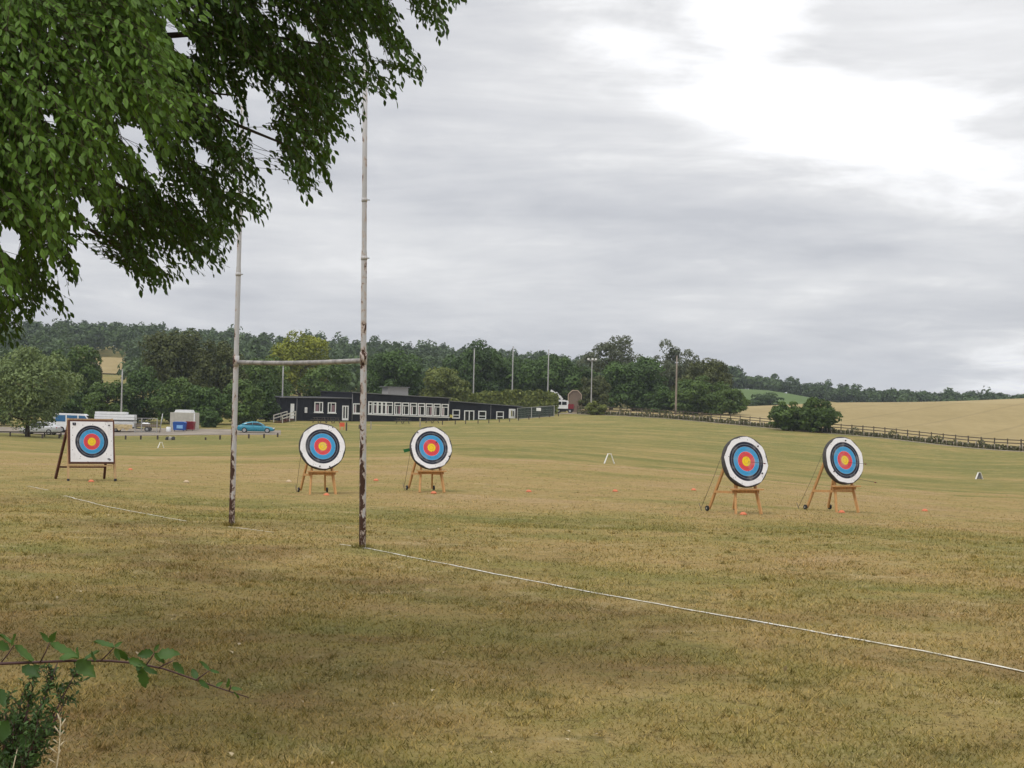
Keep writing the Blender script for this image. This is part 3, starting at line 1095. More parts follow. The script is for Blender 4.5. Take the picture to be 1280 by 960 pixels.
# ------------------------------------------------------------------ archery targets
M_wood = plain('stand_wood', (0.50, 0.27, 0.105), 0.6, 0.3, 5, 0.3, 0, (3, 3, 0.5))
M_wood2 = plain('pale_wood', (0.46, 0.30, 0.15), 0.6, 0.3, 5, 0.3, 0, (3, 3, 0.5))
M_woodd = plain('dark_stained_wood', (0.10, 0.036, 0.024), 0.6, 0.3, 5, 0.3, 0, (3, 3, 0.5))
M_boss = plain('boss_edge', (0.070, 0.066, 0.066), 0.85, 0.4, 14, 0.1)
M_rubber = plain('wheel_rubber', (0.02, 0.02, 0.02), 0.7, 0.3, 8)
M_hub = plain('wheel_hub', (0.3, 0.29, 0.26), 0.5, 0.2, 8)
M_rope = plain('cord', (0.16, 0.13, 0.09), 0.9, 0.2, 20)
M_black = plain('black_plastic', (0.015, 0.015, 0.017), 0.5, 0.3, 10)

def mat_face():
    m, t, out = newmat('target_face')
    tc = t.new('ShaderNodeTexCoord')
    o = tc.outputs['Object']
    x, y, z = t.sep(o)
    r = t.math('SQRT', t.math('ADD', t.math('MULTIPLY', x, x), t.math('MULTIPLY', z, z)))
    s = 1.0 / 0.66
    Yl, Rd, Bl, Bk, Wh = (0.82, 0.56, 0.02), (0.66, 0.062, 0.075), (0.045, 0.30, 0.58), (0.014, 0.018, 0.035), (0.80, 0.79, 0.81)
    c = t.ramp(t.math('MULTIPLY', r, s), [(0, Yl), (0.122 * s, Rd), (0.244 * s, Bl), (0.366 * s, Bk), (0.488 * s, Wh)], 'CONSTANT')
    # fine scoring lines between the zones
    q = t.math('DIVIDE', r, 0.061)
    fr = t.math('ABSOLUTE', t.math('SUBTRACT', t.math('FRACT', t.math('ADD', q, 0.5)), 0.5))
    ln = t.mapr(fr, 0.035, 0.075, 1.0, 0.0)
    inside = t.math('LESS_THAN', r, 0.52)
    onblack = t.math('MULTIPLY', t.math('GREATER_THAN', r, 0.36), t.math('LESS_THAN', r, 0.475))
    lc = t.mix(onblack, (0.10, 0.07, 0.08), (0.55, 0.56, 0.6))
    lc = t.mix(t.math('LESS_THAN', t.math('ABSOLUTE', t.math('SUBTRACT', r, 0.244)), 0.03), lc, (0.75, 0.6, 0.68))
    c = t.mix(t.math('MULTIPLY', t.math('MULTIPLY', ln, inside), 0.5), c, lc)
    # arrow holes and soiling
    vor = t.new('ShaderNodeTexVoronoi')
    vor.inputs['Scale'].default_value = 13.0
    oi = t.new('ShaderNodeObjectInfo').outputs['Random']
    t.l.new(t.vmath('ADD', o, t.comb(t.math('MULTIPLY', oi, 30), 0, 0)), vor.inputs['Vector'])
    vcx = t.sep(vor.outputs['Color'])[0]
    hole = t.math('MULTIPLY', t.math('LESS_THAN', vor.outputs['Distance'], 0.17), t.math('GREATER_THAN', vcx, 0.62))
    c = t.mix(t.math('MULTIPLY', hole, 0.7), c, (0.05, 0.05, 0.06))
    soil = t.mapr(t.noise(t.vmath('ADD', o, t.comb(t.math('MULTIPLY', oi, 17), 0, 0)), 4.5, 6, 0.65), 0.46, 0.72, 0.0, 0.30)
    c = t.mix(soil, c, (0.42, 0.40, 0.38))
    wr = t.noise(o, 5.0, 3, 0.5, 0.8)
    principled(t, out, c, 0.7, 0.25, 0, wr, 0.35, 0.02)
    return m
M_face = mat_face()


def tilted(p, tilt, zc, yc=0.0):
    """point in the boss plane (x right, y back, z up from centre) -> stand coordinates"""
    x, y, z = p
    return Vector((x, yc + y * math.cos(tilt) + z * math.sin(tilt), zc + z * math.cos(tilt) - y * math.sin(tilt)))


def round_target(px, py, Y, yaw, rad, seed, label, zc, pins=(), arrows=(), rope=True, flap=False):
    rng = random.Random(seed)
    g = at(px, py, Y)
    g.z = gz(g.x, g.y)
    root = empty('archery_target', g, R(yaw))
    tag(root, label, 'archery target', 'round archery targets on wooden stands')
    tilt = R(13)
    def hung(mb, name, mat, parent=root):
        o = mb.build(name, mat, parent)
        o.location = (0, 0, zc)
        o.rotation_euler = (-tilt, 0, 0)
        return o
    # boss: straw/foam disc with a padded rim
    prof = [(rad * 0.97, -0.085), (rad * 1.0, -0.065), (rad * 1.0, -0.01), (rad * 0.99, 0.04), (rad * 0.95, 0.06)]
    mb = MB()
    mb.tube([(0, y, 0) for r_, y in prof], [r_ for r_, y in prof], 40)
    hung(mb, 'boss', M_boss)
    # paper face: a slightly uneven polygon pinned on the front, lifting at places
    n = 40
    mb = MB()
    corner = rng.uniform(0, 1)
    ring = []
    for k in range(n):
        a = 2 * math.pi * k / n
        oc = math.cos(math.pi / 8) / math.cos(((a + corner * 0.7) % (math.pi / 4)) - math.pi / 8)
        rr = rad * (0.955 * oc * 0.55 + 0.97 * 0.45) * rng.uniform(0.985, 1.01)
        rr = min(rr * 1.02, rad * 0.995)
        ring.append((math.cos(a) * rr, -0.089 - 0.006 * rng.random(), math.sin(a) * rr))
    inner = [(p[0] * 0.8, -0.092, p[2] * 0.8) for p in ring]
    inner2 = [(p[0] * 0.4, -0.093, p[2] * 0.4) for p in ring]
    vs = ring + inner + inner2 + [(0, -0.093, 0)]
    back = [(p[0], p[1] + 0.002, p[2]) for p in ring]
    vs += back
    fs = []
    for k in range(n):
        k2 = (k + 1) % n
        fs += [(k, k2, n + k2, n + k), (n + k, n + k2, 2 * n + k2, 2 * n + k), (2 * n + k, 2 * n + k2, 3 * n),
               (k2, k, 3 * n + 1 + k, 3 * n + 1 + k2)]
    mb.add(vs, [tuple(reversed(f)) for f in fs])
    face = hung(mb, 'face', M_face)
    for (ax, az_) in pins:
        MB().disc((ax, -0.105, az_), (0, 1, 0), 0.018, 0.03, 10).build('pin', M_black, face)
    # stand
    zt = zc + 0.50
    yt = 0.08 + 0.50 * math.sin(tilt) + 0.04
    for s in (-1, 1):
        foot = Vector((s * 0.37, -0.24, 0.0))
        top = Vector((s * 0.16, yt, zt))
        MB().bar(foot, top, 0.055, 0.065).build('leg', M_wood, root)
        rf = Vector((s * 0.36, 1.0, 0.055))
        rt = Vector((s * 0.14, yt + 0.05, zt - 0.02))
        rl = MB().bar(rf, rt, 0.05, 0.06).build('leg', M_wood, root)
        wh = MB().disc((s * 0.36 + s * 0.055, 1.0, 0.068), (1, 0, 0), 0.068, 0.04, 18).build('wheel', M_rubber, root)
        MB().disc((s * 0.36 + s * 0.055, 1.0, 0.068), (1, 0, 0), 0.024, 0.052, 12).build('hub', M_hub, wh)
        # side brace between the front and rear legs
        f_ = foot.lerp(top, 0.30)
        b_ = rf.lerp(rt, 0.26)
        MB().bar(f_ + Vector((s * 0.03, 0, 0)), b_ + Vector((s * 0.03, 0, 0)), 0.03, 0.06).build('brace', M_wood, root)
    zl = zc - rad * math.cos(tilt) - 0.035
    yl = -rad * math.sin(tilt)
    MB().box((0, yl - 0.01, zl), (0.84, 0.22, 0.035)).build('shelf', M_wood, root)
    MB().box((0, yl + 0.06, zl - 0.06), (0.78, 0.035, 0.07)).build('rail', M_wood, root)
    MB().box((0, yt + 0.01, zt - 0.015), (0.36, 0.05, 0.07)).build('rail', M_wood, root)
    if rope:
        a = Vector((-0.52, 0.10, zc + 0.32))
        b = Vector((-0.42, 1.3, 0.03))
        MB().tube([a, a.lerp(b, 0.5) - Vector((0, 0, 0.03)), b], 0.006, 5).build('guy_rope', M_rope, root)
        MB().tube([b + Vector((0.03, -0.08, -0.15)), b + Vector((-0.02, 0.05, 0.14))], 0.011, 6).build('peg', M_rope, root)
    if flap:
        MB().prism([(-0.78, 0.05), (-0.60, 0.09), (-0.58, 0.0), (-0.74, -0.04)], 0.16, 0.17).build('cloth', plain('green_cloth', (0.02, 0.16, 0.05), 0.8), root).location = (0, 0, zc - 0.1)
    root['zc'] = zc
    rootm = Matrix.Translation(g) @ Matrix.Rotation(R(yaw), 4, 'Z')
    for (ax, az_, lab, tilt_x, tilt_z) in arrows:
        make_arrow(rootm @ tilted((ax, -0.09, az_), tilt, zc), R(yaw), lab, tilt_x, tilt_z)
    del root['zc']
    return root


M_shaft = plain('arrow_shaft', (0.018, 0.018, 0.02), 0.35, 0.2, 20)
def make_arrow(tip, yaw, label, tx, tz):
    """arrow stuck in the face; its shaft sticks out towards the shooting line"""
    e = empty('arrow', tip, yaw)
    e.rotation_euler = (tz, 0, yaw + tx)
    tag(e, label, 'arrow', 'arrows stuck in the targets')
    MB().tube([(0, 0.06, 0), (0, -0.66, 0)], 0.0045, 8).build('shaft', M_shaft, e)
    for k in range(3):
        a = k * 2 * math.pi / 3 + 0.5
        c, s = math.cos(a), math.sin(a)
        mb = MB()
        q = [(-0.56, 0.004), (-0.63, 0.020), (-0.645, 0.004)]
        vs = [(c * r - s * o, y, s * r + c * o) for o in (-0.0015, 0.0015) for y, r in q]
        mb.add(vs, [(0, 1, 2), (5, 4, 3), (0, 3, 4, 1), (1, 4, 5, 2), (2, 5, 3, 0)])
        mb.build('vane', plain('vane_red', (0.30, 0.03, 0.05), 0.6) if k else plain('vane_dark', (0.03, 0.03, 0.04), 0.6), e)
    MB().tube([(0, -0.66, 0), (0, -0.685, 0)], [0.005, 0.003], 6).build('nock', M_black, e)


round_target(401, 618.5, 45.0, 20, 0.665, 2, 'round archery target on wooden stand left of the near goal post', 1.33,
             pins=((0.30, 0.55), (-0.10, -0.57), (0.18, -0.58)))
round_target(537, 616, 46.5, 19, 0.635, 3, 'round archery target on wooden stand in front of the hut, second from near goal post', 1.27,
             pins=((-0.40, 0.44), (0.15, 0.16), (0.52, -0.25)), flap=True)
round_target(929, 643, 39.4, 25, 0.645, 4, 'nearest round archery target on wheeled stand with one arrow in its gold', 1.27,
             pins=((0.38, 0.38), (0.42, -0.30)),
             arrows=((0.06, -0.01, 'dark arrow stuck near the gold of the nearest round target', 0.10, 0.02),))
round_target(1052, 640, 42.5, 28, 0.645, 5, 'rightmost round archery target, turned to the right, with arrows sticking out', 1.36,
             pins=((-0.42, -0.30), (0.10, 0.53)),
             arrows=((0.10, -0.06, 'upper arrow sticking out of the rightmost target', 0.12, 0.02),
                     (0.34, -0.50, 'lower arrow sticking out near the bottom of the rightmost target', 0.16, 0.10)))


def square_target():
    g = at(113, 601.5, 48.0)
    g.z = gz(g.x, g.y)
    root = empty('archery_target', g, R(28))
    tag(root, 'square archery target with white paper face on a tall wooden easel', 'archery target')
    tilt = R(9)
    zc, hw = 1.16, 0.685
    def hung(mb, name, mat, parent=root):
        o = mb.build(name, mat, parent)
        if parent is root:
            o.location = (0, 0.03, zc)
            o.rotation_euler = (-tilt, 0, 0)
        return o
    boss = hung(MB().box((0, 0, 0), (hw * 2, 0.14, hw * 2 * 0.955)), 'boss', M_woodd)
    # paper, gently cockled
    n = 12
    vs, fs = [], []
    w_ = hw - 0.05
    for j in range(n):
        for i in range(n):
            x, z = -w_ + 2 * w_ * i / (n - 1), (-w_ + 2 * w_ * j / (n - 1)) * 0.955
            e = 0.006 * math.sin(i * 1.3 + j * 0.6) + (0.012 if (i in (0, n - 1) and j in (0, n - 1)) else 0)
            vs.append((x, -0.082 - e * 0.5, z))
    for j in range(n - 1):
        for i in range(n - 1):
            a = j * n + i
            fs.append((a, a + 1, a + n + 1, a + n))
    face = hung(MB().add(vs, fs, True), 'face', M_face)
    # printed marks in the corners
    M_ink = plain('print_ink', (0.03, 0.03, 0.05), 0.7)
    for (x, z, a, b) in ((-0.545, 0.535, 0.045, 0.07), (-0.49, 0.535, 0.045, 0.07), (-0.515, 0.50, 0.09, 0.02), (0.52, 0.50, 0.05, 0.035),
                         (0.50, -0.52, 0.07, 0.035), (0.54, -0.545, 0.04, 0.03)):
        MB().box((x, -0.0925, z), (a, 0.003, b)).build('printed_mark', M_ink, face)
    for s in (-1, 1):
        foot, top = Vector((s * 0.70, -0.20, 0)), Vector((s * 0.66, 0.26, 1.86))
        lg = MB().bar(foot, top, 0.06, 0.06).build('leg', M_wood2, root)
        MB().bar(foot + Vector((0, 0, 0)), foot.lerp(top, 0.035), 0.068, 0.068).build('foot_cap', M_black, lg)
        rf, rt = Vector((s * 0.74, 1.35, 0)), Vector((s * 0.60, 0.32, 1.80))
        MB().bar(rf, rt, 0.07, 0.07).build('leg', M_woodd, root)
    MB().bar((-0.73, 1.145, 0.36), (0.73, 1.145, 0.36), 0.045, 0.05).build('rail', M_woodd, root)
    MB().bar((-0.66, 0.29, 1.83), (0.66, 0.29, 1.83), 0.05, 0.05).build('rail', M_wood2, root)
    MB().box((0, -0.10, 0.455), (1.36, 0.13, 0.035)).build('shelf', M_wood2, root)
square_target()

# ------------------------------------------------------------------ marker cones and distance boards
M_cone = plain('orange_plastic', (0.60, 0.17, 0.075), 0.6, 0.15, 10)
M_conew = plain('pale_plastic', (0.50, 0.38, 0.24), 0.6, 0.15, 10)
def cone_mesh(mat, nm):
    mb = MB()
    prof = [(0.092, 0.0), (0.094, 0.006), (0.072, 0.032), (0.045, 0.058), (0.028, 0.064)]
    n = 18
    vs = [(r * math.cos(2 * math.pi * k / n), r * math.sin(2 * math.pi * k / n), z) for r, z in prof for k in range(n)]
    vs += [(r * 0.94 * math.cos(2 * math.pi * k / n), r * 0.94 * math.sin(2 * math.pi * k / n), z - 0.004) for r, z in reversed(prof) for k in range(n)]
    m = 2 * len(prof)
    fs = [(i * n + k, i * n + (k + 1) % n, ((i + 1) % m) * n + (k + 1) % n, ((i + 1) % m) * n + k) for i in range(m) for k in range(n)]
    mb.add(vs, fs, True)
    return mb.mesh(nm, mat)
cm, cmw = cone_mesh(M_cone, 'marker_cone'), cone_mesh(M_conew, 'marker_cone_pale')
for px, py, pale, lb in ((408, 619.5, 0, 'orange marker cone between the legs of the target left of the near post'),
                         (542, 617, 0, 'orange marker cone under the target in front of the hut'),
                         (929, 643.5, 0, 'orange marker cone under the nearest round target'),
                         (1052, 641, 0, 'orange marker cone under the rightmost round target'),
                         (1156, 639, 0, 'orange marker cone alone on the turf right of the rightmost target'),
                         (867, 613, 0, 'orange marker cone just left of the nearest round target'),
                         (769, 614.5, 0, 'orange marker cone in the middle of the three-cone row'),
                         (661, 615, 0, 'orange marker cone at the left end of the three-cone row'),
                         (470, 601, 0, 'orange marker cone just right of the near goal post'),
                         (114, 602.5, 0, 'orange marker cone under the square target'),
                         (163, 587.5, 0, 'orange marker cone right of the square target'),
                         (361, 602.5, 1, 'faded pale marker cone left of the first round target'),
                         (233, 603, 1, 'faded pale marker cone between the square target and far goal post')):
    p = ground_at(px, py)
    o = link('marker_cone', cmw if pale else cm)
    o.location = p + Vector((0, 0, 0.006))
    o.rotation_euler = (0, 0, random.random())
    tag(o, lb, 'marker cone', 'marker cones on the range')

M_wboard = plain('white_board', (0.80, 0.79, 0.76), 0.5, 0.1, 5)
M_gboard = plain('grey_board', (0.20, 0.20, 0.21), 0.6, 0.2, 5)
def a_board(px, py, lb, yaw, grey=False, h=0.47):
    p = ground_at(px, py)
    root = empty('distance_board', p, R(yaw))
    tag(root, lb, 'distance board', 'white distance boards on the range')
    for s in (-1, 1):
        mb = MB()
        x0, x1 = s * 0.25, s * 0.075
        nx = 0.012
        mb.add([(x0 - nx, -0.08, 0), (x0 + nx, -0.08, 0), (x1 + nx, -0.06, h), (x1 - nx, -0.06, h),
                (x0 - nx, 0.08, 0), (x0 + nx, 0.08, 0), (x1 + nx, 0.06, h), (x1 - nx, 0.06, h)],
               [(0, 1, 2, 3), (7, 6, 5, 4), (0, 4, 5, 1), (1, 5, 6, 2), (2, 6, 7, 3), (3, 7, 4, 0)])
        mb.build('panel', M_wboard, root)
    MB().box((0, 0, h + 0.009), (0.185, 0.125, 0.016)).build('top_fold', M_wboard, root)
    if grey:
        mb = MB()
        mb.add([(-0.20, 0.03, 0.02), (0.20, 0.03, 0.02), (0.08, 0.03, h - 0.03), (-0.08, 0.03, h - 0.03),
                (-0.20, 0.045, 0.02), (0.20, 0.045, 0.02), (0.08, 0.045, h - 0.03), (-0.08, 0.045, h - 0.03)],
               [(0, 1, 2, 3), (7, 6, 5, 4), (0, 4, 5, 1), (1, 5, 6, 2), (2, 6, 7, 3), (3, 7, 4, 0)])
        mb.build('gusset', M_gboard, root)
a_board(761.5, 579.5, 'white folded distance board in the middle of the far range', 12)
a_board(1224, 599, 'white folded distance board at the right with grey inside', 14, True, 0.44)
a_board(201, 560, 'white folded distance board left of the far goal post near the car park', 30, False, 0.46)

# ------------------------------------------------------------------ clubhouse
M_tar = plain('black_timber', (0.014, 0.015, 0.020), 0.8, 0.35, 3, 0.2, 0, (1, 1, 6))
M_roof = plain('felt_roof', (0.035, 0.036, 0.040), 0.85, 0.3, 2, 0.2)
M_white = plain('white_window_paint', (0.78, 0.78, 0.77), 0.45, 0.08, 6)
M_sill = plain('white_sill', (0.72, 0.72, 0.70), 0.5, 0.1, 6)
M_curt = plain('mauve_curtain', (0.24, 0.15, 0.17), 0.9, 0.25, 6, 0.1, 0, (8, 8, 0.5))
M_trim = plain('roof_trim', (0.20, 0.20, 0.20), 0.6, 0.2, 3)
def mat_glass():
    m, t, out = newmat('dark_glass')
    b = principled(t, out, (0.012, 0.014, 0.018), 0.08, 0.5)
    return m
M_glass = mat_glass()
M_concrete = plain('concrete', (0.36, 0.34, 0.30), 0.85, 0.2, 3)

CA, CB = at(351, 528, 222), at(653, 523, 246)      # front face runs from left to right end
bdir = Vector((CB.x - CA.x, CB.y - CA.y, 0)).normalized()
bang = math.atan2(bdir.y, bdir.x)
BZ = min(gz(CA.x, CA.y), gz(CB.x, CB.y)) - 0.3
hut = empty('clubhouse', (CA.x, CA.y, BZ), bang)
tag(hut, 'long low black timber clubhouse with a row of white-framed windows', 'building')
HM = Matrix.Translation((CA.x, CA.y, BZ)) @ Matrix.Rotation(bang, 4, 'Z')
HI = HM.inverted()
def hpt(px, py):
    """pixel -> (x,z) on the front face (local y=0)"""
    r = ray(px, py)
    o = HI @ Vector((0, 0, CAMZ))
    dd = HI.to_3x3() @ r
    k = -o.y / dd.y
    p = o + dd * k
    return p.x, p.z
def wing(name, px0, px1, top0, top1, y0, depth, ov=0.15):
    xa, za = hpt(px0, top0)
    xb, zb_ = hpt(px1, top1)
    nseg = max(2, int((xb - xa) / 1.2))
    # weatherboarded wall built up as boards, each a lap proud of the next
    mb = MB()
    mb.add([(xa, y0, -0.8), (xb, y0, -0.8), (xb, y0, zb_), (xa, y0, za), (xa, y0 + depth, -0.8), (xb, y0 + depth, -0.8), (xb, y0 + depth, zb_ + 0.1), (xa, y0 + depth, za + 0.1)],
           [(0, 1, 2, 3), (7, 6, 5, 4), (0, 4, 5, 1), (1, 5, 6, 2), (2, 6, 7, 3), (3, 7, 4, 0)])
    wl = mb.build('wall', M_tar, hut)
    for k in range(1, nseg):
        x = xa + (xb - xa) * k / nseg
        zt_ = za + (zb_ - za) * k / nseg
        MB().box((x, y0 - 0.012, (zt_ - 0.8) / 2 - 0.05), (0.05, 0.02, zt_ + 0.7)).build('batten', M_tar, wl)
    mb = MB()
    mb.add([(xa - ov, y0 - 0.25, za + 0.003), (xb + ov, y0 - 0.25, zb_ + 0.003), (xb + ov, y0 + depth + 0.2, zb_ + 0.105), (xa - ov, y0 + depth + 0.2, za + 0.105),
            (xa - ov, y0 - 0.25, za + 0.14), (xb + ov, y0 - 0.25, zb_ + 0.14), (xb + ov, y0 + depth + 0.2, zb_ + 0.24), (xa - ov, y0 + depth + 0.2, za + 0.24)],
           [(3, 2, 1, 0), (4, 5, 6, 7), (0, 1, 5, 4), (1, 2, 6, 5), (2, 3, 7, 6), (3, 0, 4, 7)])
    rf = mb.build('roof', M_roof, hut)
    MB().bar((xa - ov, y0 - 0.27, za + 0.10), (xb + ov, y0 - 0.27, zb_ + 0.10), 0.03, 0.08).build('fascia', M_trim, rf)
    return rf
wing('wing', 351, 439, 497.5, 498.5, 0.25, 7.0)
main_roof = wing('main', 439.5, 562, 491.2, 498.5, 0.0, 9.0, 0.1)
wing('wing', 562.5, 653, 502, 509, 0.35, 7.0)
xa, za = hpt(492, 492)
xb, zb_ = hpt(518, 486.5)
MB().box(((xa + xb) / 2, 2.5, (za + zb_) / 2 - 0.05), (xb - xa, 1.6, zb_ - za + 0.5)).build('roof_vent_box', plain('louvre_grey', (0.33, 0.32, 0.31), 0.7, 0.2, 4, 0.3, 0, (1, 1, 8)), main_roof)
MB().box(((xa + xb) / 2 - 0.1, 2.5, zb_ + 0.25), (xb - xa + 0.5, 2.0, 0.1)).build('roof_vent_cap', M_trim, main_roof)

def window(px0, px1, py0, py1, y, transom=0.0, mull=0.5, curtain=None, name='window', sill=True):
    xa, z1 = hpt(px0, py0)
    xb, z0 = hpt(px1, py1)
    w_, h_ = xb - xa, z1 - z0
    t_ = 0.13
    fr = MB()
    fr.box((xa + t_ / 2, y - 0.05, (z0 + z1) / 2), (t_, 0.10, h_))
    fr.box((xb - t_ / 2, y - 0.05, (z0 + z1) / 2), (t_, 0.10, h_))
    fr.box(((xa + xb) / 2, y - 0.05, z1 - t_ / 2), (w_ - 2 * t_ - 0.002, 0.098, t_))
    fr.box(((xa + xb) / 2, y - 0.05, z0 + t_ / 2), (w_ - 2 * t_ - 0.002, 0.098, t_))
    o = fr.build(name, M_white, hut)
    MB().box(((xa + xb) / 2, y - 0.022, (z0 + z1) / 2), (w_ - 0.1, 0.03, h_ - 0.1)).build('pane', M_glass, o)
    if mull:
        MB().box((xa + w_ * mull, y - 0.045, (z0 + z1) / 2 - transom * h_ / 2), (0.09, 0.085, h_ * (1 - transom) - 2 * t_)).build('mullion', M_white, o)
    if transom:
        MB().box(((xa + xb) / 2, y - 0.045, z1 - h_ * transom), (w_ - 2 * t_, 0.088, 0.10)).build('transom', M_white, o)
    if curtain is not None:
        c0, c1 = curtain
        MB().box((xa + w_ * (c0 + c1) / 2, y - 0.04, z0 + h_ * 0.42), (w_ * (c1 - c0), 0.012, h_ * 0.66)).build('curtain', M_curt, o)
    if sill:
        MB().box(((xa + xb) / 2, y - 0.08, z0 - 0.06), (w_ + 0.16, 0.2, 0.10)).build('sill', M_sill, o)
    return o
# left wing
window(394, 404.3, 502.3, 515.5, 0.25, 0, 0.62, (0.15, 0.5))
window(410.8, 420.5, 503, 516.2, 0.25, 0, 0.4, (0.5, 0.85))
window(441.3, 450.8, 504.2, 517, 0.0, 0, 0.33, (0.12, 0.4))
window(382, 384.6, 509.2, 516, 0.25, 0, 0, None, 'window', False)
# main hall: row of tall windows with top lights
edges = [460.3, 466.5, 472, 477.3, 482.3, 492.8, 502.6, 512.4, 522.3, 532, 541.8, 551.8]
for i, e in enumerate(edges):
    wd = 8.3 if i >= 4 else 4.7
    yt_ = 501.6 + (e - 460) * 0.036
    yb_ = 517.3 + (e - 460) * 0.036
    window(e, e + wd, yt_, yb_, 0.0, 0.26, 0.34 if i >= 4 else 0, ((0.1, 0.3), (0.62, 0.9), None, (0.1, 0.32))[i % 4], 'window', False)
xa, z0 = hpt(459.5, 518.0)
xb, z1 = hpt(561.5, 521.9)
MB().bar((xa, -0.1, z0), (xb, -0.1, z1), 0.16, 0.12).build('sill', M_sill, hut)
# right wing windows with light lower shelves
for (p0, p1, t0, t1) in ((567, 576, 512, 523.2), (599.5, 608.8, 513.5, 524.2), (622, 630.8, 514.2, 525)):
    window(p0, p1, t0, t1, 0.35, 0.62, 0, None, 'window', False)

def door(px0, px1, py0, py1, y, glazed=0, name='door'):
    xa, z1 = hpt(px0, py0)
    xb, z0 = hpt(px1, py1)
    w_, h_ = xb - xa, z1 - z0
    if not glazed:
        o = MB().box(((xa + xb) / 2, y - 0.035, (z0 + z1) / 2), (w_, 0.06, h_)).build(name, M_white, hut)
        MB().box((xb - 0.12, y - 0.085, z0 + h_ * 0.48), (0.05, 0.04, 0.16)).build('handle', M_black, o)
    else:
        mb = MB()
        t_ = 0.14
        n = glazed
        for k in range(n + 1):
            x = xa + t_ / 2 + (w_ - t_) * k / n
            mb.box((x, y - 0.05, (z0 + z1) / 2), (t_, 0.10, h_))
        for k in range(n):
            x = xa + (w_ - t_) * (k + 0.5) / n + t_ / 2
            mb.box((x, y - 0.05, z1 - t_ / 2), ((w_ - t_) / n - t_ - 0.002, 0.096, t_))
            mb.box((x, y - 0.05, z0 + 0.15), ((w_ - t_) / n - t_ - 0.002, 0.096, 0.3))
        o = mb.build(name, M_white, hut)
        for k in range(n):
            x = xa + (w_ - t_) * (k + 0.5) / n + t_ / 2
            MB().box((x, y - 0.02, (z0 + z1) / 2), ((w_ - t_) / n - 0.02, 0.03, h_ - 0.1)).build('pane', M_glass, o)
    return o
door(364.2, 368.2, 504.6, 523.3, 0.25)
door(428.8, 436, 507, 525.5, 0.22, 2)
door(581.8, 593.8, 513, 528.6, 0.35, 2)
# notice board at the right end
xa, z1 = hpt(636.5, 511)
xb, z0 = hpt(644.2, 523)
nb_ = empty('notice_board', HM @ Vector(((xa + xb) / 2, 0.05, z0)), bang)
tag(nb_, 'white notice board with yellow and black notices at the right end of the hut', 'notice board')
MB().box((0, 0, (z1 - z0) / 2), (xb - xa, 0.06, z1 - z0)).build('panel', M_white, nb_)
MB().box((-0.12, -0.04, (z1 - z0) * 0.52), (0.22, 0.02, (z1 - z0) * 0.6)).build('notice', plain('notice_olive', (0.25, 0.24, 0.08), 0.7), nb_)
MB().box((0.20, -0.04, (z1 - z0) * 0.50), (0.2, 0.02, (z1 - z0) * 0.55)).build('notice', plain('notice_black', (0.03, 0.03, 0.03), 0.7), nb_)
MB().bar(((xa - xb) / 2 + 0.05, 0.05, -0.9), ((xa - xb) / 2 + 0.05, 0.05, 0.3), 0.07).build('leg', M_black, nb_)
MB().bar((-(xa - xb) / 2 - 0.05, 0.05, -0.9), (-(xa - xb) / 2 - 0.05, 0.05, 0.3), 0.07).build('leg', M_black, nb_)
# gutters' downpipes
for px_, py_, y_ in ((372, 497.5, 0.25), (440.5, 491.5, 0.0), (561, 498.4, 0.0), (615, 506, 0.35)):
    x_, z_ = hpt(px_, py_)
    MB().tube([(x_, y_ - 0.07, -0.2), (x_, y_ - 0.07, z_ - 0.05)], 0.045, 8).build('downpipe', M_trim, hut)
# yellow sign under the first right-wing window
xa, z0 = hpt(563.5, 520.5)
o = MB().prism([(-0.25, -0.22), (0.25, -0.22), (0.28, 0.12), (-0.2, 0.24)], -0.03, 0.03).build('wall_sign', plain('yellow_sign', (0.62, 0.55, 0.14), 0.6))
o.location = HM @ Vector((xa + 0.2, 0.25, z0 + 0.05)); o.rotation_euler = (0, 0, bang)
tag(o, 'small pale yellow sign beside the right-wing window of the hut', 'sign')

# steps and handrail at the left end of the hut
def steps():
    a, b = at(347, 534, 216), at(364, 523.3, 221.5)
    root = empty('entrance_steps', (a.x, a.y, gz(a.x, a.y)))
    tag(root, 'wooden entrance steps with pale handrails at the left end of the hut', 'steps')
    d_ = Vector((b.x - a.x, b.y - a.y, 0))
    L = d_.length
    d_.normalize()
    nr = Vector((-d_.y, d_.x, 0))
    H = b.z - gz(a.x, a.y)
    M_rail = plain('pale_rail', (0.52, 0.50, 0.44), 0.7, 0.2, 5)
    for k in range(6):
        z = H * (k + 1) / 6
        c = d_ * (L * (k + 0.5) / 6)
        MB().box((c.x, c.y, z - 0.03), (L / 6 + 0.06, 1.2, 0.06), math.atan2(d_.y, d_.x)).build('tread', M_woodd, root)
    for s in (-1, 1):
        o_ = nr * 0.62 * s
        for f in (0.02, 0.55, 1.0):
            p = d_ * L * f + o_
            MB().bar((p.x, p.y, H * f - 0.5), (p.x, p.y, H * f + 1.05), 0.11).build('post', M_rail, root)
        for hh in (0.55, 0.98):
            p, q = o_ + Vector((0, 0, hh)), d_ * L + o_ + Vector((0, 0, H + hh))
            MB().bar(p, q, 0.06, 0.12).build('handrail', M_rail, root)
steps()

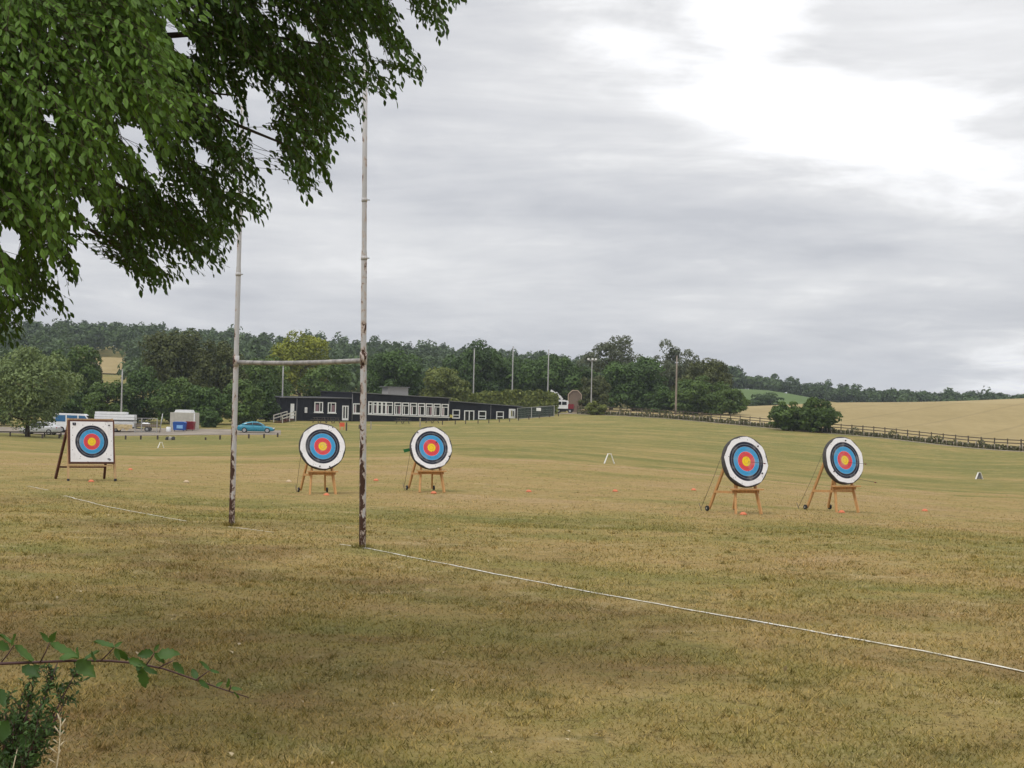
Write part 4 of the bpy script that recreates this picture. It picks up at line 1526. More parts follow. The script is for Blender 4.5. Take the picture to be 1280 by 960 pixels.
# picnic tables along the hut
def picnic(px, Y, lb):
    g = G(px, Y)
    root = empty('picnic_table', g, bang + 0.1)
    tag(root, lb, 'picnic table', 'picnic tables in front of the hut')
    W = plain('grey_old_wood', (0.10, 0.085, 0.07), 0.85, 0.3, 4)
    for k in range(4):
        MB().box((0, -0.28 + 0.187 * k, 0.74), (1.8, 0.16, 0.04)).build('plank', W, root)
    for s in (-1, 1):
        MB().box((0, s * 0.72, 0.45), (1.8, 0.26, 0.04)).build('bench', W, root)
        MB().bar((s * 0.62, -0.72, 0), (s * 0.62, -0.2, 0.715), 0.05, 0.1).build('leg', W, root)
        MB().bar((s * 0.62, 0.72, 0), (s * 0.62, 0.2, 0.715), 0.05, 0.1).build('leg', W, root)
        MB().bar((s * 0.66, -0.84, 0.40), (s * 0.66, 0.84, 0.40), 0.04, 0.08).build('beam', W, root)
picnic(400, 219, 'weathered picnic table below the two left windows of the hut')
picnic(417, 219.5, 'weathered picnic table by the glazed door of the hut')
picnic(504, 224, 'weathered picnic table in front of the main window row')
picnic(541, 227, 'weathered picnic table at the right end of the window row')

# ------------------------------------------------------------------ bollards and short posts
M_post = plain('dark_post', (0.065, 0.050, 0.040), 0.85, 0.3, 5)
M_postp = plain('pale_post', (0.30, 0.27, 0.21), 0.85, 0.25, 5)
def bollard(px, py, h, lb, w_=0.16, mat=M_post, grp='short wooden posts round the car park'):
    p = ground_at(px, py, 100)
    root = empty('bollard', p)
    tag(root, lb, 'bollard', grp)
    MB().box((0, 0, h / 2 - 0.1), (w_, w_, h + 0.2)).build('shaft', mat, root)
    MB().add([(-w_ / 2, -w_ / 2, h), (w_ / 2, -w_ / 2, h), (w_ / 2, w_ / 2, h), (-w_ / 2, w_ / 2, h), (0, 0, h + w_ * 0.35)],
             [(0, 1, 4), (1, 2, 4), (2, 3, 4), (3, 0, 4)]).build('cap', mat, root)
    return root
for px, py, lb in ((53, 548, 'short dark bollard under the right side of the round pale tree'), (74, 548, 'short dark bollard just left of the square target'),
                   (157, 549.5, 'short dark bollard nearest the square target on its right'), (176, 549.5, 'short dark bollard below the wire fence panels'),
                   (197, 549.5, 'short dark bollard right above the left distance board'), (257, 550, 'low bollard stub midway between the stones and far post'),
                   (275, 549.5, 'short dark bollard just left of the far goal post'), (311, 548, 'short dark bollard just right of the far goal post'),
                   (330, 547.5, 'short dark bollard below the nose of the turquoise car'), (347, 546.5, 'short dark bollard right of the turquoise car')):
    bollard(px, py, 0.25 if px == 257 else 0.42, lb)
bollard(433, 538.5, 1.0, 'tall dark post below the glazed door of the hut', 0.16, M_post, 'posts in front of the hut')
bollard(463.5, 537, 1.0, 'pale post just right of the near goal post before the hut', 0.14, M_postp, 'posts in front of the hut')
bollard(525, 533.5, 1.15, 'pale tall post behind the second round target', 0.16, M_postp, 'posts in front of the hut')
for px, py, lb in ((449, 536, 'left of the near goal post before the hut'), (553, 531, 'below the last window of the main row'), (569, 530.5, 'below the first right-wing window'),
                   (582, 530, 'at the left jamb of the right-wing double door'), (597.5, 529.5, 'just right of the right-wing double door'), (611, 529, 'between the last two right-wing windows'),
                   (624, 528, 'below the last right-wing window'), (637, 527, 'below the white notice board'), (648, 526, 'at the first wire fence panel by the notice board'),
                   (661, 524.5, 'where the two right wire fence panels meet'), (674, 523, 'below the small white fence sign'), (687, 521.5, 'at the right end of the wire fence panels'), (698, 520.5, 'in front of the lorry')):
    bollard(px, py, 0.5, 'small dark edge post ' + lb, 0.13, M_post, 'posts in front of the hut')
# low rail at the far left
def low_rail():
    a, b = ground_at(-10, 545, 100), ground_at(76, 546, 100)
    root = empty('low_rail', a)
    tag(root, 'low dark rail between the round tree and the square target', 'rail')
    MB().bar((0, 0, 0.45), (b.x - a.x, b.y - a.y, b.z - a.z + 0.45), 0.08, 0.12).build('rail', M_post, root)
    for k in range(5):
        q = (b - a) * (k / 4)
        MB().bar((q.x, q.y + 0.06, q.z - 0.2), (q.x, q.y + 0.06, q.z + 0.42), 0.12).build('post', M_post, root)
low_rail()
# orange crate-like sign by the hut
p = ground_at(427.5, 537, 100)
o = empty('barrier', p, 0.2)
tag(o, 'small orange barrier beside the post below the hut door', 'barrier')
M_or = plain('orange_barrier', (0.62, 0.11, 0.05), 0.6, 0.2, 6)
MB().box((0, 0, 0.62), (0.62, 0.05, 0.5)).build('panel', M_or, o)
for s in (-1, 1):
    MB().bar((s * 0.24, -0.2, 0), (s * 0.24, 0, 0.5), 0.05).build('leg', M_or, o)
    MB().bar((s * 0.24, 0.2, 0), (s * 0.24, 0, 0.5), 0.05).build('leg', M_or, o)

# stones beside the car park edge
for i, (px, py, m_, lb) in enumerate(((209, 550, plain('dark_stone', (0.05, 0.05, 0.05), 0.9), 'dark stone left of the white stone at the car park edge'),
                                 (212.8, 550, M_concrete, 'pale stone between the two dark stones at the car park edge'),
                                 (216.5, 550, plain('dark_stone', (0.05, 0.05, 0.05), 0.9), 'dark stone right of the white stone at the car park edge'))):
    p = ground_at(px, py, 100)
    rr = random.Random(i)
    mb = MB()
    n, vs = 9, []
    lv = [(0.75, -0.05), (1.0, 0.1), (0.85, 0.26), (0.4, 0.36)]
    for r_, z in lv:
        for k in range(n):
            a = 2 * math.pi * k / n
            q = r_ * 0.2 * rr.uniform(0.8, 1.15)
            vs.append((q * math.cos(a), q * math.sin(a), z * rr.uniform(0.9, 1.1)))
    fs = [(j * n + k, j * n + (k + 1) % n, (j + 1) * n + (k + 1) % n, (j + 1) * n + k) for j in range(3) for k in range(n)] + [tuple(3 * n + k for k in range(n))]
    o = mb.add(vs, fs).build('stone', m_)
    o.location = p
    tag(o, lb, 'stone', 'stones at the car park edge')

# ------------------------------------------------------------------ tall poles
M_pole = plain('pole_grey', (0.36, 0.355, 0.35), 0.6, 0.15, 2)
M_polew = plain('pole_wood', (0.25, 0.21, 0.17), 0.8, 0.2, 2)
def pole(px, top, Y, r, lb, mat=M_pole, lamp=False):
    g = G(px, Y)
    h = at(px, top, Y).z - g.z
    root = empty('tall_pole', g)
    tag(root, lb, 'pole', 'tall poles behind the pitch')
    n = 5
    MB().tube([(0, 0, -0.3 + (h + 0.3) * k / (n - 1)) for k in range(n)], [r * (1.25 - 0.55 * k / (n - 1)) for k in range(n)], 10).build('shaft', mat, root)
    MB().disc((0, 0, h), (0, 0, 1), r * 0.95, 0.12, 10).build('cap', mat, root)
    if lamp:
        MB().box((0, 0, h - 0.1), (1.5, 0.1, 0.1)).build('cross_arm', mat, root)
        for s in (-1, 0.1, 1):
            MB().box((s * 0.62, -0.22, h + 0.15), (0.34, 0.26, 0.28)).build('floodlight', M_white, root)
    return root
pole(591.5, 436, 258, 0.11, 'leftmost tall grey pole rising behind the hedge')
pole(640, 433.5, 262, 0.11, 'second tall grey pole behind the hedge')
pole(684.5, 437.5, 264, 0.11, 'third tall grey pole at the right end of the hedge')
pole(739, 450, 268, 0.10, 'pole carrying white floodlights in front of the trees', M_pole, True)
pole(845, 445, 262, 0.15, 'rightmost tall pole standing before the wispy tree', M_polew)
pole(353, 458, 226, 0.11, 'slim short pole at the left end of the hut')
pole(152, 462, 208, 0.11, 'slim pale pole among the dark shrubs left', M_pole)

# ------------------------------------------------------------------ rail fence on the right
FENCE_W = plain('fence_wood', (0.105, 0.085, 0.062), 0.9, 0.3, 4, 0.15, 0, (1, 1, 3))
def rail_fence():
    _, L = fence_xy(0)
    n = int(L / 2.15)
    a0, _ = fence_xy(0)
    base = Vector((a0[0], a0[1], gz(a0[0], a0[1])))
    root = empty('rail_fence', base)
    tag(root, 'long brown post and rail fence between pitch and crop field', 'fence')
    prev = None
    rr = random.Random(4)
    pm = MB().box((0, 0, 0.52), (0.12, 0.12, 1.64)).mesh('post', FENCE_W)
    for i in range(n + 1):
        q, _ = fence_xy(i / n)
        p = Vector((q[0], q[1], gz(q[0], q[1])))
        o = link('post', pm, root)
        o.location = p - base
        o.rotation_euler = (rr.uniform(-0.03, 0.03), rr.uniform(-0.03, 0.03), rr.uniform(-0.2, 0.2))
        if prev is not None:
            for hh in (0.42, 0.80, 1.18):
                a_, b_ = prev + Vector((0, -0.075, hh)) - base, p + Vector((0, -0.075, hh)) - base
                MB().bar(a_, b_, 0.04, 0.11).build('rail', FENCE_W, root)
        prev = p
rail_fence()

def young_hedge():
    """saplings in tubes, brambles and rank grass along the foot of the fence"""
    rng = np.random.default_rng(21)
    _, L = fence_xy(0)
    V, Fc, Rn = [], [], []
    n0 = 0
    N = 9000
    k = rng.random(N)
    P = np.array([fence_xy(x)[0] for x in k])
    dr = P / np.linalg.norm(P, axis=1, keepdims=True)
    hgt = 0.5 + 0.6 * np.clip(np.sin(k * 130) * np.sin(k * 47 + 1) + 0.25 * np.sin(k * 300), 0, 1) + 0.9 * np.exp(-((k - 0.12) / 0.10) ** 2) * np.clip(np.sin(k * 160), 0, 1)
    P = P + dr * rng.uniform(-2.4, -0.5, N)[:, None]
    z = gz(P[:, 0], P[:, 1]) + rng.random(N) ** 1.4 * hgt
    C = np.stack([P[:, 0], P[:, 1], z], -1)
    Vv, Ff = leaf_quads(C, rng.normal(size=(N, 3)) + (0, -0.5, 0.5), 0.14 * rng.uniform(0.6, 1.5, N), rng)
    o = link('young_hedge', fast_mesh('young_hedge', Vv, Ff, foliage('leaf_scrub', (0.055, 0.050, 0.022), (0.115, 0.115, 0.050)), {'rnd': np.repeat(rng.random(N), 4)}))
    tag(o, 'low scrubby young hedge growing along the foot of the rail fence', 'hedge', kind='stuff')
    # planting tubes
    M_tube = plain('planting_tube', (0.36, 0.30, 0.24), 0.7, 0.3, 3)
    tm = MB().tube([(0, 0, -0.05), (0, 0, 0.7)], 0.055, 7).mesh('planting_tube', M_tube)
    for i in range(110):
        kk = 0.03 + 0.93 * (i + rng.uniform(-0.3, 0.3)) / 110
        q, _ = fence_xy(kk)
        d_ = q / np.linalg.norm(q)
        q = q + d_ * rng.uniform(-2.4, -1.9)
        o = link('planting_tube', tm)
        o.location = (q[0], q[1], gz(q[0], q[1]))
        o.scale = (1, 1, rng.uniform(0.6, 1.15))
        o.rotation_euler = (rng.normal() * 0.08, rng.normal() * 0.08, 0)
        tag(o, 'one of the pale sapling tubes standing in a row before the rail fence', 'sapling tube', 'sapling tubes along the rail fence')
young_hedge()

# ------------------------------------------------------------------ vehicles
M_tq = plain('turquoise_paint', (0.022, 0.22, 0.32), 0.25, 0.05, 2, 0.6)
M_silver = plain('silver_paint', (0.50, 0.51, 0.53), 0.3, 0.06, 2, 0.6)
M_vanw = plain('white_paint', (0.78, 0.79, 0.80), 0.35, 0.05, 2, 0.5)
M_blue = plain('blue_paint', (0.03, 0.13, 0.28), 0.35, 0.08, 2, 0.5)
M_red = plain('dark_red_paint', (0.19, 0.012, 0.02), 0.45, 0.15, 3)
M_tyre = plain('tyre', (0.018, 0.018, 0.018), 0.8, 0.2, 8)
M_rim = plain('wheel_rim', (0.42, 0.43, 0.45), 0.35, 0.1, 8, 0.5, 0.5)
M_lampr = plain('tail_lamp', (0.40, 0.02, 0.02), 0.3, 0.1, 8)
M_lampw = plain('head_lamp', (0.75, 0.75, 0.72), 0.2, 0.1, 8)

def loft(sections, closed=True):
    """sections: list of (x, [(y,z)...]) rings, lofted along x"""
    mb = MB()
    n = len(sections[0][1])
    vs = [(x, y, z) for x, ring in sections for (y, z) in ring]
    fs = []
    for i in range(len(sections) - 1):
        for k in range(n):
            k2 = (k + 1) % n
            fs.append((i * n + k, (i + 1) * n + k, (i + 1) * n + k2, i * n + k2))
    mb.add(vs, fs, True)
    m = len(sections) - 1
    mb.add([(sections[0][0], y, z) for y, z in sections[0][1]], [tuple(range(n))])
    mb.add([(sections[m][0], y, z) for y, z in sections[m][1]], [tuple(reversed(range(n)))])
    return mb


def car(px, py, label, paint, yaw, L=4.35, H=1.40, W=1.78, grp='parked cars'):
    """nose towards local +x"""
    g = ground_at(px, py, 120)
    root = empty('parked_car', g, yaw)
    tag(root, label, 'car', grp)
    k = L / 4.35
    hw = W / 2
    def low(x, z0, z1, w_):
        return (x * k, [(-w_ * 0.92, z0), (-w_, z0 + 0.15), (-w_, z1 - 0.16), (-w_ * 0.93, z1 - 0.03), (-w_ * 0.6, z1), (w_ * 0.6, z1), (w_ * 0.93, z1 - 0.03), (w_, z1 - 0.16), (w_, z0 + 0.15), (w_ * 0.92, z0)])
    zb = H / 1.40
    secs = [low(-2.17, 0.42, 0.82 * zb, hw * 0.80), low(-2.08, 0.26, 0.90 * zb, hw * 0.93), low(-1.7, 0.20, 0.95 * zb, hw), low(-0.8, 0.18, 0.94 * zb, hw),
            low(0.4, 0.18, 0.91 * zb, hw), low(1.0, 0.18, 0.86 * zb, hw), low(1.6, 0.20, 0.77 * zb, hw * 0.97), low(2.0, 0.24, 0.66 * zb, hw * 0.88), low(2.17, 0.34, 0.56 * zb, hw * 0.72)]
    loft(secs).build('body', paint, root)
    def cab(x, zl, zt, wl, wt):
        return (x * k, [(-wl, zl), (-wt, zt - 0.05), (-wt * 0.85, zt), (wt * 0.85, zt), (wt, zt - 0.05), (wl, zl)])
    zt = H
    rf = loft([cab(-1.92, 0.86 * zb, 0.93 * zb, hw * 0.84, hw * 0.80), cab(-1.25, 0.88 * zb, zt - 0.12, hw * 0.90, hw * 0.70), cab(-0.55, 0.88 * zb, zt, hw * 0.91, hw * 0.68), cab(0.15, 0.88 * zb, zt - 0.01, hw * 0.91, hw * 0.68),
               cab(0.55, 0.86 * zb, zt - 0.16, hw * 0.91, hw * 0.72), cab(1.12, 0.80 * zb, 0.87 * zb, hw * 0.88, hw * 0.84)])
    rf = rf.build('cabin', paint, root)
    # glass: side windows, windscreen and rear screen stand just proud of the cabin
    for s in (-1, 1):
        for (xs) in (((-1.25, 0.95), (-1.05, zt - 0.20), (-0.42, zt - 0.10), (-0.42, 0.95)), ((-0.36, 0.95), (-0.36, zt - 0.10), (0.18, zt - 0.11), (0.52, zt - 0.22), (0.86, 0.92))):
            def yy(z):
                f = (z - 0.88 * zb) / (zt - 0.05 - 0.88 * zb)
                return s * (hw * 0.91 + (hw * 0.69 - hw * 0.91) * f + 0.012)
            vs = [(x * k, yy(z), z) for x, z in xs] + [(x * k, yy(z) - s * 0.03, z) for x, z in xs]
            n = len(xs)
            fs = [tuple(range(n)), tuple(reversed(range(n, 2 * n)))] + [(i, i + n, (i + 1) % n + n, (i + 1) % n) for i in range(n)]
            MB().add(vs, fs).build('side_window', M_glass, rf)
    MB().add([(0.25 * k, -hw * 0.6, zt - 0.035), (0.25 * k, hw * 0.6, zt - 0.035), (1.10 * k, hw * 0.78, 0.87 * zb + 0.02), (1.10 * k, -hw * 0.78, 0.87 * zb + 0.02),
              (0.24 * k, -hw * 0.6, zt - 0.06), (0.24 * k, hw * 0.6, zt - 0.06), (1.08 * k, hw * 0.78, 0.86 * zb), (1.08 * k, -hw * 0.78, 0.86 * zb)],
             [(3, 2, 1, 0), (4, 5, 6, 7), (0, 1, 5, 4), (1, 2, 6, 5), (2, 3, 7, 6), (3, 0, 4, 7)]).build('windscreen', M_glass, rf)
    for sx in (-1.32, 1.33):
        for s in (-1, 1):
            wl = MB().disc((sx * k, s * (hw - 0.10), 0.31), (0, 1, 0), 0.31, 0.22, 20).build('wheel', M_tyre, root)
            MB().disc((sx * k, s * (hw - 0.10), 0.31), (0, 1, 0), 0.20, 0.245, 14).build('rim', M_rim, wl)
    for s in (-1, 1):
        MB().box((2.02 * k, s * hw * 0.66, 0.60 * zb), (0.22, 0.30, 0.12)).build('headlight', M_lampw, root)
        MB().box((-2.10 * k, s * hw * 0.68, 0.78 * zb), (0.12, 0.32, 0.13)).build('tail_light', M_lampr, root)
        MB().box((0.72 * k, s * (hw + 0.06), 0.93 * zb), (0.12, 0.16, 0.10)).build('mirror', paint, root)
        MB().box((-0.30 * k, s * (hw + 0.002), 0.76 * zb), (0.16, 0.03, 0.03)).build('door_handle', M_black, root)
    return root
car(320, 541, 'turquoise coupe parked at the left end of the hut', M_tq, R(6), 4.35, 1.32)
car(50, 543, 'silver car parked half under the round pale tree', M_silver, R(176), 4.3, 1.45)

def van():
    g = ground_at(96, 541, 120)
    root = empty('parked_van', g, R(4))
    tag(root, 'white van with blue windows parked behind the square target', 'van')
    prof = [(-2.5, 0.35), (2.35, 0.35), (2.5, 0.55), (2.45, 1.05), (1.75, 1.25), (1.15, 2.05), (0.9, 2.2), (-2.35, 2.25), (-2.5, 2.1)]
    MB().prism(prof, -0.95, 0.95).build('body', M_vanw, root)
    for s in (-1, 1):
        y = s * 0.955
        for poly in (((0.35, 1.3), (1.55, 1.3), (1.05, 2.0), (0.35, 2.03)), ((-1.0, 1.3), (0.2, 1.3), (0.2, 2.03), (-1.0, 2.05)), ((-2.3, 1.3), (-1.15, 1.3), (-1.15, 2.05), (-2.3, 2.05))):
            MB().prism(poly, y - 0.012, y + 0.012).build('window', M_blue, root)
        for x in (-1.6, 1.55):
            wl = MB().disc((x, s * 0.82, 0.36), (0, 1, 0), 0.36, 0.28, 18).build('wheel', M_tyre, root)
            MB().disc((x, s * 0.82, 0.36), (0, 1, 0), 0.2, 0.30, 12).build('rim', M_rim, wl)
        MB().box((2.44, s * 0.7, 0.85), (0.12, 0.3, 0.2)).build('headlight', M_lampw, root)
    MB().add([(1.79, -0.82, 1.27), (1.79, 0.82, 1.27), (1.2, 0.78, 2.04), (1.2, -0.78, 2.04), (1.76, -0.82, 1.26), (1.76, 0.82, 1.26), (1.17, 0.78, 2.03), (1.17, -0.78, 2.03)],
             [(0, 1, 2, 3), (7, 6, 5, 4), (0, 4, 5, 1), (1, 5, 6, 2), (2, 6, 7, 3), (3, 7, 4, 0)]).build('windscreen', M_glass, root)
van()

# trailer loaded with white panels
def panel_trailer():
    a = ground_at(144, 540, 120)
    k = a.y / F
    root = empty('flatbed_trailer', a, R(3))
    tag(root, 'flatbed trailer with a beige tarpaulin below the white panels', 'trailer')
    MB().box((0, 0, 0.55), (4.8, 2.0, 0.12)).build('bed', M_black, root)
    for s in (-1, 1):
        for x in (-0.9, 0.2):
            wl = MB().disc((x, s * 0.9, 0.32), (0, 1, 0), 0.32, 0.2, 16).build('wheel', M_tyre, root)
            MB().disc((x, s * 0.9, 0.32), (0, 1, 0), 0.17, 0.22, 12).build('rim', M_rim, wl)
    MB().bar((2.4, 0, 0.5), (3.3, 0, 0.45), 0.1).build('drawbar', M_black, root)
    # crumpled tarp hanging over the near side
    rng = np.random.default_rng(2)
    vs, fs = [], []
    nx, nz = 26, 7
    for j in range(nz):
        for i in range(nx):
            x = -1.2 + 3.4 * i / (nx - 1)
            z = 0.95 - 0.75 * j / (nz - 1) * (0.8 + 0.2 * math.sin(i))
            vs.append((x, -1.12 - 0.22 * j / (nz - 1) + 0.10 * rng.random() + 0.05 * math.sin(i * 1.7 + j), z))
    fs = [(j * nx + i, j * nx + i + 1, (j + 1) * nx + i + 1, (j + 1) * nx + i) for j in range(nz - 1) for i in range(nx - 1)]
    MB().add(vs, fs, True).build('tarpaulin', plain('beige_tarp', (0.42, 0.33, 0.18), 0.8, 0.35, 3), root)
    z = 0.615
    rows = [(-2.35, 2.30, 0.42), (-2.35, 2.30, 0.36), (-2.30, 2.35, 0.34), (-2.30, 2.33, 0.30), (-2.25, 1.35, 0.30)]
    lab = ['white panel at the bottom of the stack on the trailer', 'second white panel from the bottom of the trailer stack', 'third white panel, just above the dark strap, on the trailer',
           'long white panel right under the topmost one on the trailer', 'shorter topmost white panel of the trailer stack']
    for i, (x0, x1, h) in enumerate(rows):
        o = MB().box(((x0 + x1) / 2, 0, h / 2 - 0.01), (x1 - x0, 1.9 - 0.05 * i, h - 0.035)).build('white_slab', M_vanw)
        o.location = Matrix.Translation(a) @ Matrix.Rotation(R(3), 4, 'Z') @ Vector((0, 0.03 * (i % 2), z + 0.01))
        o.rotation_euler = (0, 0, R(3))
        tag(o, lab[i].replace('panel', 'slab'), 'slab', 'white slabs stacked on the trailer')
        z += h
        if i == 1:
            MB().box((0, 0, z + 0.0), (4.75, 1.98, 0.05)).build('strap', M_black, root)
            z += 0.06
panel_trailer()

# open wire fence panels
def mesh_panel(px0, px1, py, lb, h=2.0, name='wire_fence_panel', green=False, Y0=120):
    a, b = ground_at(px0, py[0], Y0), ground_at(px1, py[1], Y0)
    root = empty(name, a)
    tag(root, lb, 'fence panel', 'temporary wire fence panels')
    d_ = b - a
    L = d_.length
    n = max(4, int(L / 0.35))
    MB().bar((0, 0, 0.0), (0, 0, h), 0.09).build('post', M_galv, root)
    MB().bar((d_.x, d_.y, d_.z), (d_.x, d_.y, d_.z + h), 0.09).build('post', M_galv, root)
    for z in (0.12, h - 0.04):
        MB().bar((0, 0, z), (d_.x, d_.y, d_.z + z), 0.06).build('rail', M_galv, root)
    wm = MB()
    for k in range(1, n):
        q = d_ * (k / n)
        wm.bar((q.x, q.y, q.z + 0.1), (q.x, q.y, q.z + h - 0.05), 0.012)
    for k in range(1, int(h / 0.3)):
        wm.bar((0, 0, k * 0.3), (d_.x, d_.y, d_.z + k * 0.3), 0.012)
    o = wm.build('wire_mesh', M_galv, root)
    o['kind'] = 'stuff'
    return root
mesh_panel(168.5, 176.5, (541, 541), 'wire fence panel right of the white panel stack', 1.75)
mesh_panel(177, 196, (541, 541.5), 'wider wire fence panel beside the low dark trailer', 1.75)
# leaning gate post pair at its right end
a = ground_at(199.5, 541, 120)
o = empty('leaning_pole', a)
tag(o, 'pale pole leaning beside the wire fence panels', 'pole')
MB().tube([(0, 0, 0), (0.28, 0.1, 2.25)], 0.05, 8).build('shaft', M_galv, o)
MB().disc((0.28, 0.1, 2.25), (0.1, 0.03, 1), 0.055, 0.05, 8).build('cap', M_galv, o)
# low dark trailer behind the wire panels
a = ground_at(184, 539.5, 120)
o = empty('low_trailer', a, R(2))
tag(o, 'low dark trailer standing behind the wire fence panels', 'trailer')
MB().box((0, 0, 0.62), (2.9, 1.5, 0.16)).build('bed', plain('brown_plank', (0.16, 0.12, 0.08), 0.8), o)
MB().box((0, -0.72, 0.82), (2.9, 0.05, 0.22)).build('side_board', plain('brown_plank', (0.16, 0.12, 0.08), 0.8), o)
for s in (-1, 1):
    wl = MB().disc((0.1, s * 0.7, 0.3), (0, 1, 0), 0.3, 0.2, 16).build('wheel', M_tyre, o)
    MB().disc((0.1, s * 0.7, 0.3), (0, 1, 0), 0.15, 0.22, 12).build('rim', M_rim, wl)
o2 = MB()
rr = random.Random(9)
for k in range(1):
    n = 12
    vs = []
    for r_, z in ((1.0, 0), (0.95, 0.14), (0.6, 0.30), (0.2, 0.34)):
        for i in range(n):
            q = 2 * math.pi * i / n
            vs.append((0.75 * r_ * rr.uniform(0.85, 1.1) * math.cos(q), 0.35 * r_ * math.sin(q), z * rr.uniform(0.8, 1.15)))
    o2.add(vs, [(j * n + i, j * n + (i + 1) % n, (j + 1) * n + (i + 1) % n, (j + 1) * n + i) for j in range(3) for i in range(n)] + [tuple(3 * n + i for i in range(n))], True)
o2 = o2.build('white_sacks', M_vanw)
o2.location = a + Vector((-0.2, 0.1, 0.705))
tag(o2, 'white sack lying on the low dark trailer', 'sack')

# cream container with bins
def container():
    a = ground_at(231.5, 538, 120)
    a = on_ground(231.5, a.y + 3.0)
    root = empty('storage_container', a, R(-3))
    M_cream = plain('cream_paint', (0.46, 0.44, 0.38), 0.7, 0.15, 3)
    tag(root, 'cream storage container with raised white roof behind the blue bin', 'container')
    MB().box((0, 0, 1.0), (3.05, 2.2, 2.1)).build('body', M_cream, root)
    for k in range(9):
        MB().box((-1.36 + 0.34 * k, -1.115, 1.0), (0.14, 0.04, 1.9)).build('rib', M_cream, root)
    MB().prism([(-1.05, 2.055), (1.0, 2.055), (0.85, 2.38), (-0.9, 2.38)], -1.0, 1.0).build('roof', M_vanw, root)
    MB().box((1.48, -1.16, 1.0), (0.12, 0.06, 2.0)).build('corner_post', M_vanw, root)
container()
def bin_(px, py, lb, mat, w_, h, sign=False):
    a = ground_at(px, py, 120)
    root = empty('wheeled_bin', a, R(-2))
    tag(root, lb, 'bin', 'wheeled bins by the container')
    mb = MB()
    b, t_ = w_ / 2 * 0.9, w_ / 2
    mb.add([(-b, -0.45, 0.15), (b, -0.45, 0.15), (b, 0.45, 0.15), (-b, 0.45, 0.15), (-t_, -0.52, h), (t_, -0.52, h), (t_, 0.52, h), (-t_, 0.52, h)],
           [(0, 3, 2, 1), (4, 5, 6, 7), (0, 1, 5, 4), (1, 2, 6, 5), (2, 3, 7, 6), (3, 0, 4, 7)])
    mb.build('body', mat, root)
    MB().prism([(-t_ - 0.04, h + 0.003), (t_ + 0.04, h + 0.003), (t_ * 0.8, h + 0.16), (-t_ * 0.8, h + 0.16)], -0.56, 0.56).build('lid', mat, root)
    if sign:
        MB().box((0.12, -0.515, h * 0.55), (w_ * 0.5, 0.02, h * 0.4)).build('sticker', plain('sticker_pale_blue', (0.22, 0.42, 0.72), 0.6), root)
    for s in (-1, 1):
        MB().disc((s * b * 0.8, -0.40, 0.08), (1, 0, 0), 0.08, 0.05, 12).build('wheel', M_tyre, root)
    return root
bin_(224.5, 539.2, 'blue wheeled bin with pale sticker left of the red bin', plain('blue_bin', (0.02, 0.09, 0.36), 0.5, 0.12, 4), 1.45, 1.0, True)
bin_(238, 538.6, 'dark red wheeled bin right of the blue bin', M_red, 0.98, 0.98)
a = ground_at(210.5, 540, 120)
o = empty('plastic_drum', a)
tag(o, 'small white drum left of the blue bin', 'drum')
MB().tube([(0, 0, 0), (0, 0, 0.05), (0, 0, 0.55), (0, 0, 0.6)], [0.24, 0.27, 0.27, 0.22], 16).build('body', M_vanw, o)
MB().tube([(0, 0, 0.6), (0, 0, 0.64)], 0.23, 16).build('lid', M_concrete, o)

# right of the hut: fence panels, lorry cab, crane arm, gabled shed
mesh_panel(646.5, 664, (524.5, 523.2), 'wire fence panel right beside the notice board', 1.75, green=True)
mesh_panel(664.3, 692.5, (523.2, 521), 'long wire fence panel with a small white sign', 1.75)
a = ground_at(673, 522.6, 120)
o = MB().box((0, 0, 0), (0.72, 0.03, 0.48)).build('fence_sign', M_white)
o.location = a + Vector((0, -0.08, 1.32))
tag(o, 'small white sign hung on the wire fence panel', 'sign')
# dark netting screen behind the wire panels
a, b = ground_at(646, 523.5, 120), ground_at(692, 520.5, 120)
a, b = a + Vector((0, 1.2, 0)), b + Vector((0, 1.2, 0))
d_ = b - a
mb = MB()
n = 16
vs = []
for i in range(n):
    q = d_ * (i / (n - 1))
    sg = 0.06 * math.sin(i * 1.9)
    for z in (0.0, 0.8, 1.6):
        vs.append((q.x, q.y + sg * (1 if z == 0.8 else 0.3), q.z + z))
fs = [(3 * i + j, 3 * i + 3 + j, 3 * i + 4 + j, 3 * i + 1 + j) for i in range(n - 1) for j in (0, 1)]
root = empty('screen_netting', a)
tag(root, 'dark green screen netting behind the wire fence panels', 'netting')
mb.add(vs, fs, True).build('net', plain('green_net', (0.018, 0.035, 0.022), 0.9, 0.3, 4), root)
for i in range(4):
    q = d_ * (i / 3)
    MB().bar((q.x, q.y + 0.05, q.z - 0.2), (q.x, q.y + 0.05, q.z + 1.65), 0.07).build('post', M_post, root)

